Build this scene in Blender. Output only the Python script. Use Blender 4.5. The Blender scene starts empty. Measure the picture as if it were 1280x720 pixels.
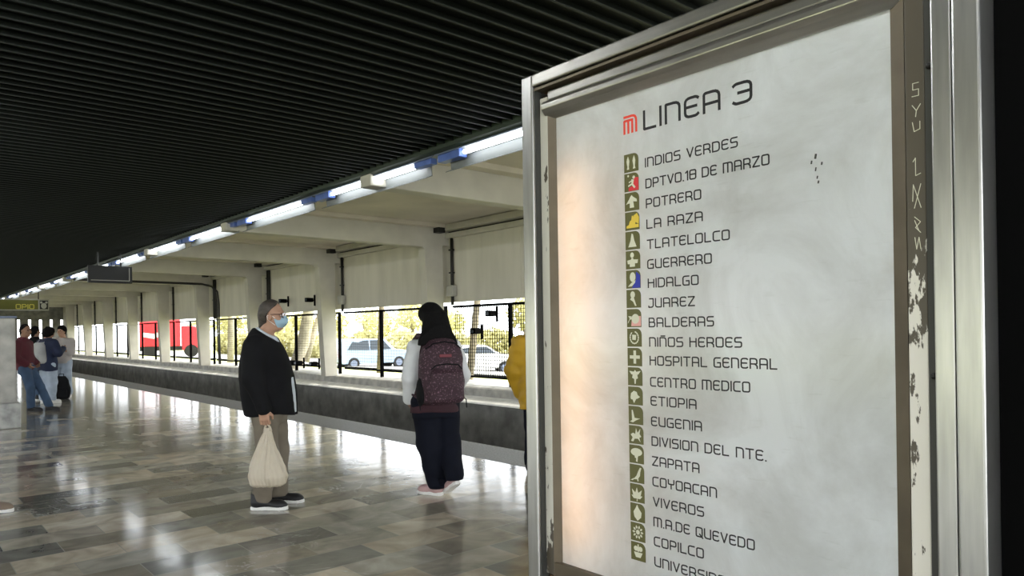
import bpy, math, random
import numpy as np
from math import sin, cos, pi, radians, atan, atan2, sqrt
from mathutils import Vector, Matrix
random.seed(7); np.random.seed(7)
C = bpy.context.scene.collection
SC = bpy.context.scene

# ------------------------------------------------------------------ camera
FPX, CAMH, TH, ROLL = 900.0, 1.45, atan(790/900), 0.015
fw = Vector((sin(TH), cos(TH), 0)); r0 = Vector((cos(TH), -sin(TH), 0)); zz = Vector((0, 0, 1))
up = cos(ROLL)*zz + sin(ROLL)*r0; rt = cos(ROLL)*r0 - sin(ROLL)*zz
cd = bpy.data.cameras.new('camera'); cam = bpy.data.objects.new('camera', cd); C.objects.link(cam)
cam.matrix_world = Matrix(((rt.x, up.x, -fw.x, 0), (rt.y, up.y, -fw.y, 0), (rt.z, up.z, -fw.z, CAMH), (0, 0, 0, 1)))
cd.sensor_width = 36; cd.lens = FPX/1280*36; cd.shift_y = (411-360)/1280; cd.clip_start = .05; cd.clip_end = 500
SC.camera = cam

# ------------------------------------------------------------------ world, sun, exposure
W = bpy.data.worlds.new('world'); SC.world = W; W.use_nodes = True
bg = W.node_tree.nodes['Background']; bg.inputs[0].default_value = (.93, .97, 1, 1); bg.inputs[1].default_value = 3.7
sd = bpy.data.lights.new('sun', 'SUN'); sd.energy = 3.6; sd.angle = radians(3); sd.color = (1, .94, .82)
so = bpy.data.objects.new('sun', sd); C.objects.link(so)
so.rotation_euler = Vector((-.62, .25, -1.0)).to_track_quat('-Z', 'Y').to_euler()
TUBE = 10.0
TUBE2 = 60.0
vs = SC.view_settings; vs.view_transform = 'Standard'; vs.look = 'None'; vs.gamma = 1; vs.use_curve_mapping = False; vs.exposure = 0.68
SC.display_settings.display_device = 'sRGB'

# ------------------------------------------------------------------ materials
def mat(name, col, rough=.6, metal=0, vary=0, vscale=6, bump=0, bscale=40, spec=.4, emit=None, trans=0, coat=0, col2=None, stretch=None):
    m = bpy.data.materials.new(name); m.use_nodes = True; nt = m.node_tree; N = nt.nodes; L = nt.links
    b = N['Principled BSDF']; b.inputs['Base Color'].default_value = (*col, 1); b.inputs['Roughness'].default_value = rough
    b.inputs['Metallic'].default_value = metal; b.inputs['Specular IOR Level'].default_value = spec; b.inputs['Coat Weight'].default_value = coat
    tc = N.new('ShaderNodeTexCoord'); src = tc.outputs['Object']
    if stretch:
        mp = N.new('ShaderNodeMapping'); mp.inputs['Scale'].default_value = stretch; L.new(src, mp.inputs[0]); src = mp.outputs[0]
    if vary or col2:
        n = N.new('ShaderNodeTexNoise'); n.inputs['Scale'].default_value = vscale; n.inputs['Detail'].default_value = 6; L.new(src, n.inputs['Vector'])
        r = N.new('ShaderNodeValToRGB'); r.color_ramp.elements[0].position = .3; r.color_ramp.elements[1].position = .7
        a = col2 if col2 else tuple(max(0, c*(1-vary)) for c in col); e = col if col2 else tuple(min(1, c*(1+vary)) for c in col)
        r.color_ramp.elements[0].color = (*a, 1); r.color_ramp.elements[1].color = (*e, 1)
        L.new(n.outputs['Fac'], r.inputs[0]); L.new(r.outputs[0], b.inputs['Base Color'])
    if bump:
        n2 = N.new('ShaderNodeTexNoise'); n2.inputs['Scale'].default_value = bscale; n2.inputs['Detail'].default_value = 4; L.new(src, n2.inputs['Vector'])
        bp = N.new('ShaderNodeBump'); bp.inputs['Strength'].default_value = bump; bp.inputs['Distance'].default_value = .02
        L.new(n2.outputs['Fac'], bp.inputs['Height']); L.new(bp.outputs[0], b.inputs['Normal'])
    if emit:
        b.inputs['Emission Color'].default_value = (*emit[0], 1); b.inputs['Emission Strength'].default_value = emit[1]
    if trans:
        t = N.new('ShaderNodeBsdfTranslucent'); t.inputs[0].default_value = (*col, 1)
        mx = N.new('ShaderNodeMixShader'); mx.inputs[0].default_value = trans; out = N['Material Output']
        L.new(b.outputs[0], mx.inputs[1]); L.new(t.outputs[0], mx.inputs[2]); L.new(mx.outputs[0], out.inputs[0])
    return m

def floor_mat():
    m = bpy.data.materials.new('marble_tiles'); m.use_nodes = True; nt = m.node_tree; N = nt.nodes; L = nt.links; b = N['Principled BSDF']
    tc = N.new('ShaderNodeTexCoord')
    br = N.new('ShaderNodeTexBrick'); br.offset = .5; br.inputs['Scale'].default_value = 1
    br.inputs['Brick Width'].default_value = .61; br.inputs['Row Height'].default_value = .312; br.inputs['Mortar Size'].default_value = .003
    br.inputs['Color1'].default_value = (0, 0, 0, 1); br.inputs['Color2'].default_value = (1, 1, 1, 1); br.inputs['Mortar Smooth'].default_value = .1
    L.new(tc.outputs['Object'], br.inputs['Vector'])
    rp = N.new('ShaderNodeValToRGB'); cr = rp.color_ramp; cr.interpolation = 'LINEAR'
    cols = [(0, (.13, .128, .112)), (.22, (.21, .205, .178)), (.45, (.27, .238, .185)), (.62, (.36, .345, .29)), (.8, (.44, .38, .285)), (1, (.56, .50, .395))]
    cr.elements[0].color = (*cols[0][1], 1); cr.elements[1].color = (*cols[-1][1], 1)
    for p, c in cols[1:-1]:
        e = cr.elements.new(p); e.color = (*c, 1)
    L.new(br.outputs['Color'], rp.inputs[0])
    # cloudy stone variation
    n = N.new('ShaderNodeTexNoise'); n.inputs['Scale'].default_value = 3.2; n.inputs['Detail'].default_value = 8; n.inputs['Distortion'].default_value = 1.2
    L.new(tc.outputs['Object'], n.inputs['Vector'])
    mr = N.new('ShaderNodeMapRange'); mr.inputs[1].default_value = .3; mr.inputs[2].default_value = .7; mr.inputs[3].default_value = .7; mr.inputs[4].default_value = 1.35
    L.new(n.outputs['Fac'], mr.inputs[0])
    mu = N.new('ShaderNodeMix'); mu.data_type = 'RGBA'; mu.blend_type = 'MULTIPLY'; mu.inputs[0].default_value = 1
    L.new(rp.outputs[0], mu.inputs[6]); L.new(mr.outputs[0], mu.inputs[7])
    # white veins
    vn = N.new('ShaderNodeTexNoise'); vn.inputs['Scale'].default_value = 1.3; vn.inputs['Detail'].default_value = 5; vn.inputs['Distortion'].default_value = 2.5
    L.new(tc.outputs['Object'], vn.inputs['Vector'])
    vr = N.new('ShaderNodeValToRGB'); e = vr.color_ramp.elements; e[0].position = .488; e[0].color = (0, 0, 0, 1); e[1].position = .5; e[1].color = (1, 1, 1, 1)
    q = vr.color_ramp.elements.new(.512); q.color = (0, 0, 0, 1)
    L.new(vn.outputs['Fac'], vr.inputs[0])
    vm = N.new('ShaderNodeMath'); vm.operation = 'MULTIPLY'; L.new(vr.outputs[0], vm.inputs[0])
    n3 = N.new('ShaderNodeTexNoise'); n3.inputs['Scale'].default_value = .8; L.new(tc.outputs['Object'], n3.inputs['Vector'])
    m3 = N.new('ShaderNodeMapRange'); m3.inputs[1].default_value = .52; m3.inputs[2].default_value = .66; L.new(n3.outputs['Fac'], m3.inputs[0]); L.new(m3.outputs[0], vm.inputs[1])
    mv = N.new('ShaderNodeMix'); mv.data_type = 'RGBA'; L.new(vm.outputs[0], mv.inputs[0]); L.new(mu.outputs[2], mv.inputs[6]); mv.inputs[7].default_value = (.6, .6, .56, 1)
    mg = N.new('ShaderNodeMix'); mg.data_type = 'RGBA'; L.new(br.outputs['Fac'], mg.inputs[0]); L.new(mv.outputs[2], mg.inputs[6]); mg.inputs[7].default_value = (.36, .345, .30, 1)
    L.new(mg.outputs[2], b.inputs['Base Color'])
    rr = N.new('ShaderNodeMapRange'); rr.inputs[3].default_value = .07; rr.inputs[4].default_value = .17; L.new(n.outputs['Fac'], rr.inputs[0])
    L.new(rr.outputs[0], b.inputs['Roughness']); b.inputs['Specular IOR Level'].default_value = .85
    # slightly uneven tiles
    bn = N.new('ShaderNodeTexNoise'); bn.inputs['Scale'].default_value = 4.5; bn.inputs['Detail'].default_value = 2; L.new(tc.outputs['Object'], bn.inputs['Vector'])
    ad = N.new('ShaderNodeMath'); ad.operation = 'MULTIPLY_ADD'; ad.inputs[1].default_value = -.35; L.new(br.outputs['Fac'], ad.inputs[0]); L.new(bn.outputs['Fac'], ad.inputs[2])
    bp = N.new('ShaderNodeBump'); bp.inputs['Strength'].default_value = .07; bp.inputs['Distance'].default_value = .02; L.new(ad.outputs[0], bp.inputs['Height']); L.new(bp.outputs[0], b.inputs['Normal'])
    return m

def worn_mat(name, paint, under, z0, z1, lo, hi, dirn=1):
    """chipped paint: a noise mask, more paint left at one height range than the other"""
    m = bpy.data.materials.new(name); m.use_nodes = True; nt = m.node_tree; N = nt.nodes; L = nt.links; b = N['Principled BSDF']
    tc = N.new('ShaderNodeTexCoord'); mp = N.new('ShaderNodeMapping'); mp.inputs['Scale'].default_value = (1, 1.6, .55); L.new(tc.outputs['Object'], mp.inputs[0])
    n = N.new('ShaderNodeTexNoise'); n.inputs['Scale'].default_value = 26; n.inputs['Detail'].default_value = 7; n.inputs['Roughness'].default_value = .6; L.new(mp.outputs[0], n.inputs['Vector'])
    sx = N.new('ShaderNodeSeparateXYZ'); L.new(tc.outputs['Object'], sx.inputs[0])
    mr = N.new('ShaderNodeMapRange'); mr.inputs[1].default_value = z0; mr.inputs[2].default_value = z1; mr.inputs[3].default_value = lo; mr.inputs[4].default_value = hi
    L.new(sx.outputs['Z'], mr.inputs[0])
    a = N.new('ShaderNodeMath'); a.operation = 'ADD'; L.new(n.outputs['Fac'], a.inputs[0]); L.new(mr.outputs[0], a.inputs[1])
    r = N.new('ShaderNodeValToRGB'); r.color_ramp.elements[0].position = .49; r.color_ramp.elements[1].position = .51
    r.color_ramp.elements[0].color = (*under, 1); r.color_ramp.elements[1].color = (*paint, 1); L.new(a.outputs[0], r.inputs[0]); L.new(r.outputs[0], b.inputs['Base Color'])
    b.inputs['Roughness'].default_value = .42
    return m

def panel_mat():
    m = bpy.data.materials.new('milky_acrylic'); m.use_nodes = True; nt = m.node_tree; N = nt.nodes; L = nt.links; b = N['Principled BSDF']; out = N['Material Output']
    tc = N.new('ShaderNodeTexCoord')
    n = N.new('ShaderNodeTexNoise'); n.inputs['Scale'].default_value = 3.5; n.inputs['Detail'].default_value = 9; n.inputs['Roughness'].default_value = .65; n.inputs['Distortion'].default_value = .6
    L.new(tc.outputs['Object'], n.inputs['Vector'])
    r = N.new('ShaderNodeValToRGB'); r.color_ramp.elements[0].position = .33; r.color_ramp.elements[1].position = .60
    r.color_ramp.elements[0].color = (.52, .53, .505, 1); r.color_ramp.elements[1].color = (.80, .83, .83, 1); L.new(n.outputs['Fac'], r.inputs[0])
    # fine scratches
    mp = N.new('ShaderNodeMapping'); mp.inputs['Scale'].default_value = (1, 3, 22); mp.inputs['Rotation'].default_value = (.25, 0, 0); L.new(tc.outputs['Object'], mp.inputs[0])
    n2 = N.new('ShaderNodeTexNoise'); n2.inputs['Scale'].default_value = 5; n2.inputs['Detail'].default_value = 6; L.new(mp.outputs[0], n2.inputs['Vector'])
    r2 = N.new('ShaderNodeValToRGB'); r2.color_ramp.elements[0].position = .3; r2.color_ramp.elements[1].position = .36; r2.color_ramp.elements[0].color = (.92, .92, .91, 1); r2.color_ramp.elements[1].color = (1, 1, 1, 1)
    L.new(n2.outputs['Fac'], r2.inputs[0])
    mu = N.new('ShaderNodeMix'); mu.data_type = 'RGBA'; mu.blend_type = 'MULTIPLY'; mu.inputs[0].default_value = 1; L.new(r.outputs[0], mu.inputs[6]); L.new(r2.outputs[0], mu.inputs[7])
    L.new(mu.outputs[2], b.inputs['Base Color']); b.inputs['Roughness'].default_value = .16
    t = N.new('ShaderNodeBsdfTranslucent'); t.inputs[0].default_value = (.8, .8, .78, 1)
    mx = N.new('ShaderNodeMixShader'); mx.inputs[0].default_value = .3; L.new(b.outputs[0], mx.inputs[1]); L.new(t.outputs[0], mx.inputs[2]); L.new(mx.outputs[0], out.inputs[0])
    return m

def backpack_mat():
    m = bpy.data.materials.new('speckled_burgundy'); m.use_nodes = True; nt = m.node_tree; N = nt.nodes; L = nt.links; b = N['Principled BSDF']
    tc = N.new('ShaderNodeTexCoord'); v = N.new('ShaderNodeTexNoise'); v.inputs['Scale'].default_value = 70; v.inputs['Detail'].default_value = 3; L.new(tc.outputs['Object'], v.inputs['Vector'])
    r = N.new('ShaderNodeValToRGB'); r.color_ramp.elements[0].position = .56; r.color_ramp.elements[0].color = (.030, .0095, .016, 1); r.color_ramp.elements[1].position = .68; r.color_ramp.elements[1].color = (.17, .095, .125, 1)
    L.new(v.outputs['Fac'], r.inputs[0]); L.new(r.outputs[0], b.inputs['Base Color']); b.inputs['Roughness'].default_value = .75
    return m

M = dict(
    floor=floor_mat(),
    edge=mat('edge_stone', (.20, .20, .185), .55, vary=.35, vscale=45, bump=.15, bscale=120),
    concrete=mat('painted_concrete', (.50, .475, .405), .75, vary=.10, vscale=2.2, bump=.06, bscale=25),
    panelw=mat('wall_panel_paint', (.58, .55, .475), .7, vary=.09, vscale=1.6, stretch=(1, 2, .35)),
    deck=mat('roof_deck', (.60, .55, .45), .8, vary=.12, vscale=1.1),
    dirty=mat('dirty_concrete', (.17, .168, .155), .85, vary=.35, vscale=3, bump=.2, bscale=30),
    curb=mat('curb_concrete', (.40, .39, .355), .8, vary=.3, vscale=4, bump=.15, bscale=30),
    coping=mat('pale_coping', (.86, .85, .80), .7, vary=.12, vscale=5),
    bed=mat('track_ballast', (.09, .085, .075), .95, vary=.4, vscale=18, bump=.6, bscale=25),
    rail=mat('rail_steel', (.3, .29, .28), .35, .9),
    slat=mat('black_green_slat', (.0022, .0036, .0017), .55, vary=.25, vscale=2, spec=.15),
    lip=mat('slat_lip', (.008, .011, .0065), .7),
    fascia=mat('green_black_fascia', (.02, .032, .018), .5),
    housing=mat('lamp_housing', (.16, .19, .26), .45),
    reflector=mat('lamp_reflector', (.15, .16, .16), .5),
    blue=mat('blue_lamp_box', (.09, .15, .42), .35, vary=.2),
    tube=mat('lit_tube', (1, 1, 1), .5, emit=((.93, .97, 1), TUBE)),
    tube2=mat('bright_lit_tube', (1, 1, 1), .5, emit=((.95, .98, 1), TUBE2)),
    glowtube=mat('warm_lit_tube', (1, .8, .6), .5, emit=((1, .52, .20), 9)),
    black=mat('black_metal', (.012, .012, .012), .45),
    matt=mat('matt_black_paint', (.002, .002, .002), .95, spec=.05),
    pipe=mat('black_conduit', (.02, .019, .017), .5),
    boxp=mat('junction_box_paint', (.42, .41, .36), .6),
    steel=mat('brushed_steel', (.40, .395, .375), .3, .9, vary=.12, vscale=5, bump=.03, bscale=60, stretch=(1, 14, 1.2)),
    steel2=mat('brushed_steel_rail', (.40, .385, .35), .3, .9, vary=.12, vscale=5, bump=.03, bscale=60, stretch=(1, 1.2, 14)),
    bronze=mat('bronze_bead', (.13, .105, .073), .45, .5, vary=.15, vscale=12),
    deepgrey=mat('dark_channel', (.055, .055, .05), .5, .3),
    wornr=worn_mat('chipped_paint_right', (.70, .67, .59), (.075, .062, .043), 1.30, 1.64, .13, -.20),
    wornl=worn_mat('chipped_paint_left', (.55, .53, .46), (.07, .058, .04), .85, 1.0, -.08, .12),
    panel=panel_mat(),
    ink=mat('sign_ink', (.015, .015, .016), .4),
    red=mat('logo_red', (.78, .06, .03), .4),
    olive=mat('icon_olive', (.10, .095, .026), .4),
    pale=mat('icon_pale', (.62, .61, .47), .4),
    iyellow=mat('icon_yellow', (.72, .52, .06), .4), iblue=mat('icon_blue', (.02, .03, .33), .4), ired=mat('icon_red', (.60, .03, .04), .4), ipink=mat('icon_pink', (.72, .36, .32), .4),
    grass=mat('grass', (.42, .44, .17), .9, vary=.4, vscale=3, bump=.5, bscale=20),
    road=mat('road', (.36, .355, .33), .9, vary=.1, vscale=1),
    bark=mat('bark', (.22, .185, .14), .9, vary=.3, vscale=8, bump=.4, bscale=18, stretch=(1, 1, .3)),
    palebark=mat('pale_bark', (.52, .47, .38), .9, vary=.2, vscale=6, bump=.3, bscale=16),
    leaf=mat('leaf_yellow_green', (.58, .55, .30), .8, vary=.4, vscale=1.5, trans=.4),
    leaf2=mat('leaf_olive', (.46, .43, .20), .8, vary=.4, vscale=1.5, trans=.4),
    glass=mat('dark_glass', (.03, .04, .05), .08), tyre=mat('tyre', (.02, .02, .02), .8),
    carblue=mat('car_paint_blue_grey', (.28, .36, .47), .3, coat=.5), carwhite=mat('car_paint_white', (.8, .8, .78), .3, coat=.5),
    truckred=mat('truck_red', (.70, .035, .05), .4), white=mat('white_paint', (.8, .8, .78), .4),
)

# ------------------------------------------------------------------ mesh helpers
class MB:
    def __init__(s): s.v = []; s.f = []
    def add(s, vs, fs):
        o = len(s.v); s.v += [tuple(p) for p in vs]; s.f += [tuple(i+o for i in f) for f in fs]; return s
    def box(s, x0, x1, y0, y1, z0, z1):
        x0, x1 = min(x0, x1), max(x0, x1); y0, y1 = min(y0, y1), max(y0, y1); z0, z1 = min(z0, z1), max(z0, z1)
        return s.add([(x0, y0, z0), (x1, y0, z0), (x1, y1, z0), (x0, y1, z0), (x0, y0, z1), (x1, y0, z1), (x1, y1, z1), (x0, y1, z1)],
                     [(0, 3, 2, 1), (4, 5, 6, 7), (0, 1, 5, 4), (1, 2, 6, 5), (2, 3, 7, 6), (3, 0, 4, 7)])
    def prism(s, poly, axis, a, b):
        """poly: list of 2-D points (ccw); axis 'x': (y,z), 'y': (x,z), 'z': (x,y)"""
        n = len(poly)
        def P(p, t): return {'x': (t, p[0], p[1]), 'y': (p[0], t, p[1]), 'z': (p[0], p[1], t)}[axis]
        vs = [P(p, a) for p in poly]+[P(p, b) for p in poly]
        fs = [tuple(range(n))[::-1], tuple(range(n, 2*n))]+[(i, (i+1) % n, n+(i+1) % n, n+i) for i in range(n)]
        return s.add(vs, fs)
    def tube(s, pts, r, n=10, caps=True):
        pts = [Vector(p) for p in pts]; m = len(pts); rs = r if isinstance(r, (list, tuple)) else [r]*m
        vs = []; prev = None
        for i, p in enumerate(pts):
            t = (pts[min(i+1, m-1)]-pts[max(i-1, 0)]).normalized()
            if prev is None: a = t.orthogonal().normalized()
            else: a = (prev-t*prev.dot(t)).normalized()
            prev = a; b = t.cross(a)
            for k in range(n):
                g = 2*pi*k/n; vs.append(p+rs[i]*(cos(g)*a+sin(g)*b))
        fs = [(i*n+k, i*n+(k+1) % n, (i+1)*n+(k+1) % n, (i+1)*n+k) for i in range(m-1) for k in range(n)]
        if caps: fs += [tuple(range(n))[::-1], tuple(range((m-1)*n, m*n))]
        return s.add(vs, fs)
    def ball(s, c, r, nu=14, nv=9):
        if not isinstance(r, (tuple, list)): r = (r, r, r)
        vs = [(c[0], c[1], c[2]+r[2])]
        for j in range(1, nv):
            t = pi*j/nv
            for i in range(nu):
                g = 2*pi*i/nu; vs.append((c[0]+r[0]*sin(t)*cos(g), c[1]+r[1]*sin(t)*sin(g), c[2]+r[2]*cos(t)))
        vs.append((c[0], c[1], c[2]-r[2])); fs = [(0, 1+i, 1+(i+1) % nu) for i in range(nu)]
        for j in range(nv-2):
            for i in range(nu):
                a = 1+j*nu; fs.append((a+i, a+nu+i, a+nu+(i+1) % nu, a+(i+1) % nu))
        l = 1+(nv-2)*nu; e = len(vs)-1; fs += [(l+i, e, l+(i+1) % nu) for i in range(nu)]
        return s.add(vs, fs)
    def build(s, name, m, parent=None, smooth=False, bevel=0, loc=None):
        me = bpy.data.meshes.new(name); me.from_pydata(s.v, [], s.f); me.validate(); me.update()
        o = bpy.data.objects.new(name, me); C.objects.link(o); me.materials.append(m)
        if smooth: me.polygons.foreach_set('use_smooth', [True]*len(me.polygons))
        if bevel:
            b = o.modifiers.new('bevel', 'BEVEL'); b.width = bevel; b.segments = 2; b.limit_method = 'ANGLE'; b.angle_limit = .6
        if parent: o.parent = parent
        if loc: o.location = loc
        return o
def tag(o, label=None, cat=None, group=None, kind=None):
    if label: o['label'] = label
    if cat: o['category'] = cat
    if group: o['group'] = group
    if kind: o['kind'] = kind
    return o
def thing(name, label, cat, loc=(0, 0, 0), rz=0, group=None):
    o = bpy.data.objects.new(name, None); C.objects.link(o); o.location = loc; o.rotation_euler = (0, 0, rz); o.empty_display_size = .2
    return tag(o, label, cat, group)
def struct(o): o['kind'] = 'structure'; return o
def dup(root, loc=None, label=None):
    kids = {}
    for x in bpy.data.objects:
        if x.parent: kids.setdefault(x.parent.name, []).append(x)
    r = root.copy(); C.objects.link(r)
    if loc is not None: r.location = loc
    if label: r['label'] = label
    for ch in kids.get(root.name, []):
        c = ch.copy(); C.objects.link(c); c.parent = r
        for g in kids.get(ch.name, []):
            d = g.copy(); C.objects.link(d); d.parent = c
    return r
def WP(px, py, depth):
    """world point seen at a photo pixel at a given depth"""
    return Vector((0, 0, CAMH))+depth*(fw+rt*((px-640)/FPX)-up*((py-411)/FPX))
ORD = ['first', 'second', 'third', 'fourth', 'fifth', 'sixth', 'seventh', 'eighth', 'ninth', 'tenth', 'eleventh', 'twelfth', 'thirteenth', 'fourteenth', 'fifteenth', 'sixteenth', 'seventeenth', 'eighteenth', 'nineteenth']

# ------------------------------------------------------------------ the setting
Y0, Y1 = -9.0, 58.0
CE = 3.5                                     # ceiling height over the platform
struct(MB().box(-5.05, 5.05, Y0, Y1, -.2, 0).build('floor', M['floor']))
struct(MB().box(5.05, 5.72, Y0, Y1, -.2, .001).build('platform_edge', M['edge'], bevel=.01))
struct(MB().box(-5.72, -5.05, Y0, Y1, -.2, .001).build('platform_edge', M['edge'], bevel=.01))
struct(MB().box(-5.6, 5.6, Y0, Y1, -1.3, -.2).build('platform_base', M['dirty']))
for sx in (1, -1):
    struct(MB().box(sx*5.6, sx*9.3, Y0, Y1, -1.4, -1.2).build('track_bed', M['bed']))
    struct(MB().box(sx*9.14, sx*9.5, Y0, Y1, -1.2, -.06).build('trackside_wall', M['dirty']))
    struct(MB().prism([(sx*9.06, -.06), (sx*9.30, -.06), (sx*9.30, .07), (sx*9.27, .07), (sx*9.07, -.03)][::sx], 'y', Y0, Y1).build('trackside_coping', M['coping']))
    struct(MB().prism([(sx*9.27, -.06), (sx*10.3, -.06), (sx*10.3, .285), (sx*9.75, .285), (sx*9.30, .25), (sx*9.27, .225)][::sx], 'y', Y0, Y1).build('trackside_curb', M['curb']))
    mb = MB()
    for gx in (6.75, 8.18):
        mb.prism([(sx*gx-.035, -1.05), (sx*gx+.035, -1.05), (sx*gx+.035, -1.0), (sx*gx+.01, -1.02), (sx*gx+.01, -1.16), (sx*gx+.07, -1.2), (sx*gx-.07, -1.2), (sx*gx-.01, -1.16), (sx*gx-.01, -1.02), (sx*gx-.035, -1.0)][::1], 'y', Y0, Y1)
    struct(mb.build('track_rails', M['rail']))
# dark slatted ceiling over the platform
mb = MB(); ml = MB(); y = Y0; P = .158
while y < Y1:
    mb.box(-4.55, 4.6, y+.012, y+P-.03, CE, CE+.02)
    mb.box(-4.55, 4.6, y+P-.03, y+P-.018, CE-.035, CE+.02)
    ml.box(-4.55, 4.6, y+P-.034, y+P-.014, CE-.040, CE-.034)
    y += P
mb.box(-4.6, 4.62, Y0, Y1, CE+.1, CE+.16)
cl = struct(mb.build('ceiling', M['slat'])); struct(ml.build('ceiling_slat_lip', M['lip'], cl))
del cl.children[0]['kind']
struct(MB().prism([(4.60, 3.42), (4.66, 3.40), (4.70, 3.60), (4.60, 3.66)], 'y', Y0, Y1).build('ceiling_fascia', M['fascia']))
struct(MB().prism([(-4.60, 3.42), (-4.60, 3.66), (-4.70, 3.60), (-4.66, 3.40)], 'y', Y0, Y1).build('ceiling_fascia', M['fascia']))
# roof decks over both tracks, portal frames, upper wall panels
COLY = [12.9+5.0*k for k in range(-4, 9)]
for sx in (1, -1):
    struct(MB().box(sx*4.6, sx*10.6, Y0, Y1+.3, 3.75, 3.9).build('roof_deck', M['deck']))
    nm = 'right' if sx > 0 else 'left'
    mb = MB()
    for k, yc in enumerate([Y0-1]+COLY):
        ya = yc+.13 if k else Y0; yb = COLY[k]+.13 if k < len(COLY) else Y1
        n = 2
        for j in range(n):
            a = ya+(yb-ya)*j/n; b = ya+(yb-ya)*(j+1)/n
            mb.box(sx*9.5, sx*9.58, a+.003, b-.003, 2.055, 3.5)
    struct(mb.build('wall_'+nm, M['panelw']))
    struct(MB().box(sx*9.25, sx*9.65, Y0, Y1, 3.61, 3.74).build('wall_beam_'+nm, M['concrete'], bevel=.012))
    struct(MB().box(sx*9.40, sx*9.65, Y0, Y1, 3.46, 3.575).build('wall_ledge_'+nm, M['concrete'], bevel=.012))
    struct(MB().box(sx*9.49, sx*9.62, Y0, Y1, 3.574, 3.612).build('wall_shade_strip_'+nm, M['black']))  # black strip standing in for the shadow between beam and ledge
    for yc in COLY:
        struct(MB().box(sx*9.08, sx*9.26, yc-.20, yc-.01, 3.56, 3.68).build('beam_stub', M['black']))  # plain black stub box where beam meets wall
        mb = MB()
        mb.prism([(sx*4.62, 3.27), (sx*8.80, 3.25), (sx*8.85, 3.20), (sx*8.90, 2.2), (sx*9.0, .24), (sx*9.36, .24), (sx*9.33, 3.3), (sx*9.6, 3.3), (sx*9.6, 3.75), (sx*4.62, 3.75)][::sx], 'y', yc, yc+.26)
        struct(mb.build('portal_frame', M['concrete'], bevel=.015))
        struct(MB().box(sx*4.65, sx*9.3, yc-.22, yc, 3.67, 3.76).build('roof_joint_ledge', M['deck'], bevel=.01))
# end wall with upright slots of daylight
mb = MB()
x = -5.7
while x < 5.9:
    mb.box(x, x+.62, 57.7, 58.0, 0, 2.6); x += .78
x = 5.8
while x < 10:
    mb.box(x, x+.44, 57.7, 58.0, -1.2, 2.6); x += .62
mb.box(-10, 10.3, 57.7, 58.05, 2.55, 3.75); mb.box(5.75, 9.9, 57.75, 58, -1.2, .9)
struct(mb.build('wall_end', M['dirty']))
# terrain outside
mb = MB(); xs = [10.2, 13, 17, 25, 45, 90]; zs = [.18, .05, -.35, -1.0, -1.3, -1.6]
for i in range(5):
    mb.add([(xs[i], -15, zs[i]), (xs[i+1], -15, zs[i+1]), (xs[i+1], 120, zs[i+1]), (xs[i], 120, zs[i])], [(0, 1, 2, 3)])
struct(mb.build('ground_outside', M['grass']))
mb = MB().add([(18.5, -15, -.40), (32, -15, -1.08), (32, 120, -1.08), (18.5, 120, -.40)], [(0, 1, 2, 3)])
struct(mb.build('street', M['road']))
struct(MB().add([(-90, -15, -.2), (-10.2, -15, .18), (-10.2, 120, .18), (-90, 120, -.2)], [(0, 1, 2, 3)]).build('ground_outside', M['grass']))

# ------------------------------------------------------------------ the big line map sign (largest object)
SY = lambda u: 1.345-u                          # distance to the right along the panel
sign = thing('line_map_sign', 'large steel framed station list board headed LINEA 3 in the right foreground', 'sign', (1.30, .36, 0))
def sp(mb, name, m, parent=sign, **k):
    mb.v = [(x-1.30, y-.36, z) for x, y, z in mb.v]; return mb.build(name, m, parent, **k)
f1 = MB(); f1.box(1.30, 1.42, 1.388, 1.43, .45, 2.12)
of = sp(f1, 'outer_stile', M['steel'], bevel=.004)
f1 = MB().box(1.30, 1.44, .36, .4005, .45, 2.30); sp(f1, 'outer_stile', M['steel'], bevel=.004)
f1 = MB().box(1.303, 1.44, .4015, .432, .45, 2.30); sp(f1, 'outer_stile', M['steel'], bevel=.003)
f1 = MB().box(1.30, 1.42, .4, 1.3885, 2.088, 2.12); sp(f1, 'outer_top_rail', M['steel2'], bevel=.004)
f1 = MB().box(1.308, 1.42, .43, 1.3885, 2.078, 2.085); sp(f1, 'rail_lip', M['bronze'])
f1 = MB().box(1.30, 1.42, .4, 1.3885, .45, .60); sp(f1, 'outer_bottom_rail', M['steel2'], bevel=.004)
f1 = MB().box(1.54, 1.55, .40, 1.43, .5, 2.12).box(1.41, 1.54, 1.42, 1.43, .5, 2.12).box(1.41, 1.54, .40, .41, .5, 2.12).box(1.41, 1.54, .40, 1.43, 2.11, 2.12).box(1.41, 1.54, .40, 1.43, .5, .51); sp(f1, 'back_box', M['housing'])
f1 = MB().box(1.334, 1.40, 1.386, 1.3878, .6, 2.086).box(1.31, 1.332, 1.386, 1.3878, .6, 2.086); sp(f1, 'reveal_channel', M['deepgrey'])
f1 = MB().box(1.326, 1.40, .4325, .4485, .6, 2.086); sp(f1, 'reveal_channel', M['deepgrey'])
f1 = MB().box(1.326, 1.345, 1.357, 1.3855, .80, 2.06); sp(f1, 'inner_stile', M['wornl'], bevel=.002)
f1 = MB().prism([(1.326, 1.3565), (1.3395, 1.338), (1.345, 1.338), (1.345, 1.3565)], 'z', .80, 2.03); sp(f1, 'glazing_bead', M['bronze'])
f1 = MB().box(1.326, 1.345, .449, .480, .80, 2.06); sp(f1, 'inner_stile', M['wornr'], bevel=.002)
f1 = MB().prism([(1.326, .4805), (1.345, .4805), (1.345, .507), (1.3395, .507)], 'z', .80, 2.03); sp(f1, 'glazing_bead', M['bronze'])
f1 = MB().box(1.322, 1.345, .449, 1.352, 2.048, 2.072); sp(f1, 'inner_top_rail', M['steel2'], bevel=.003)
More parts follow.
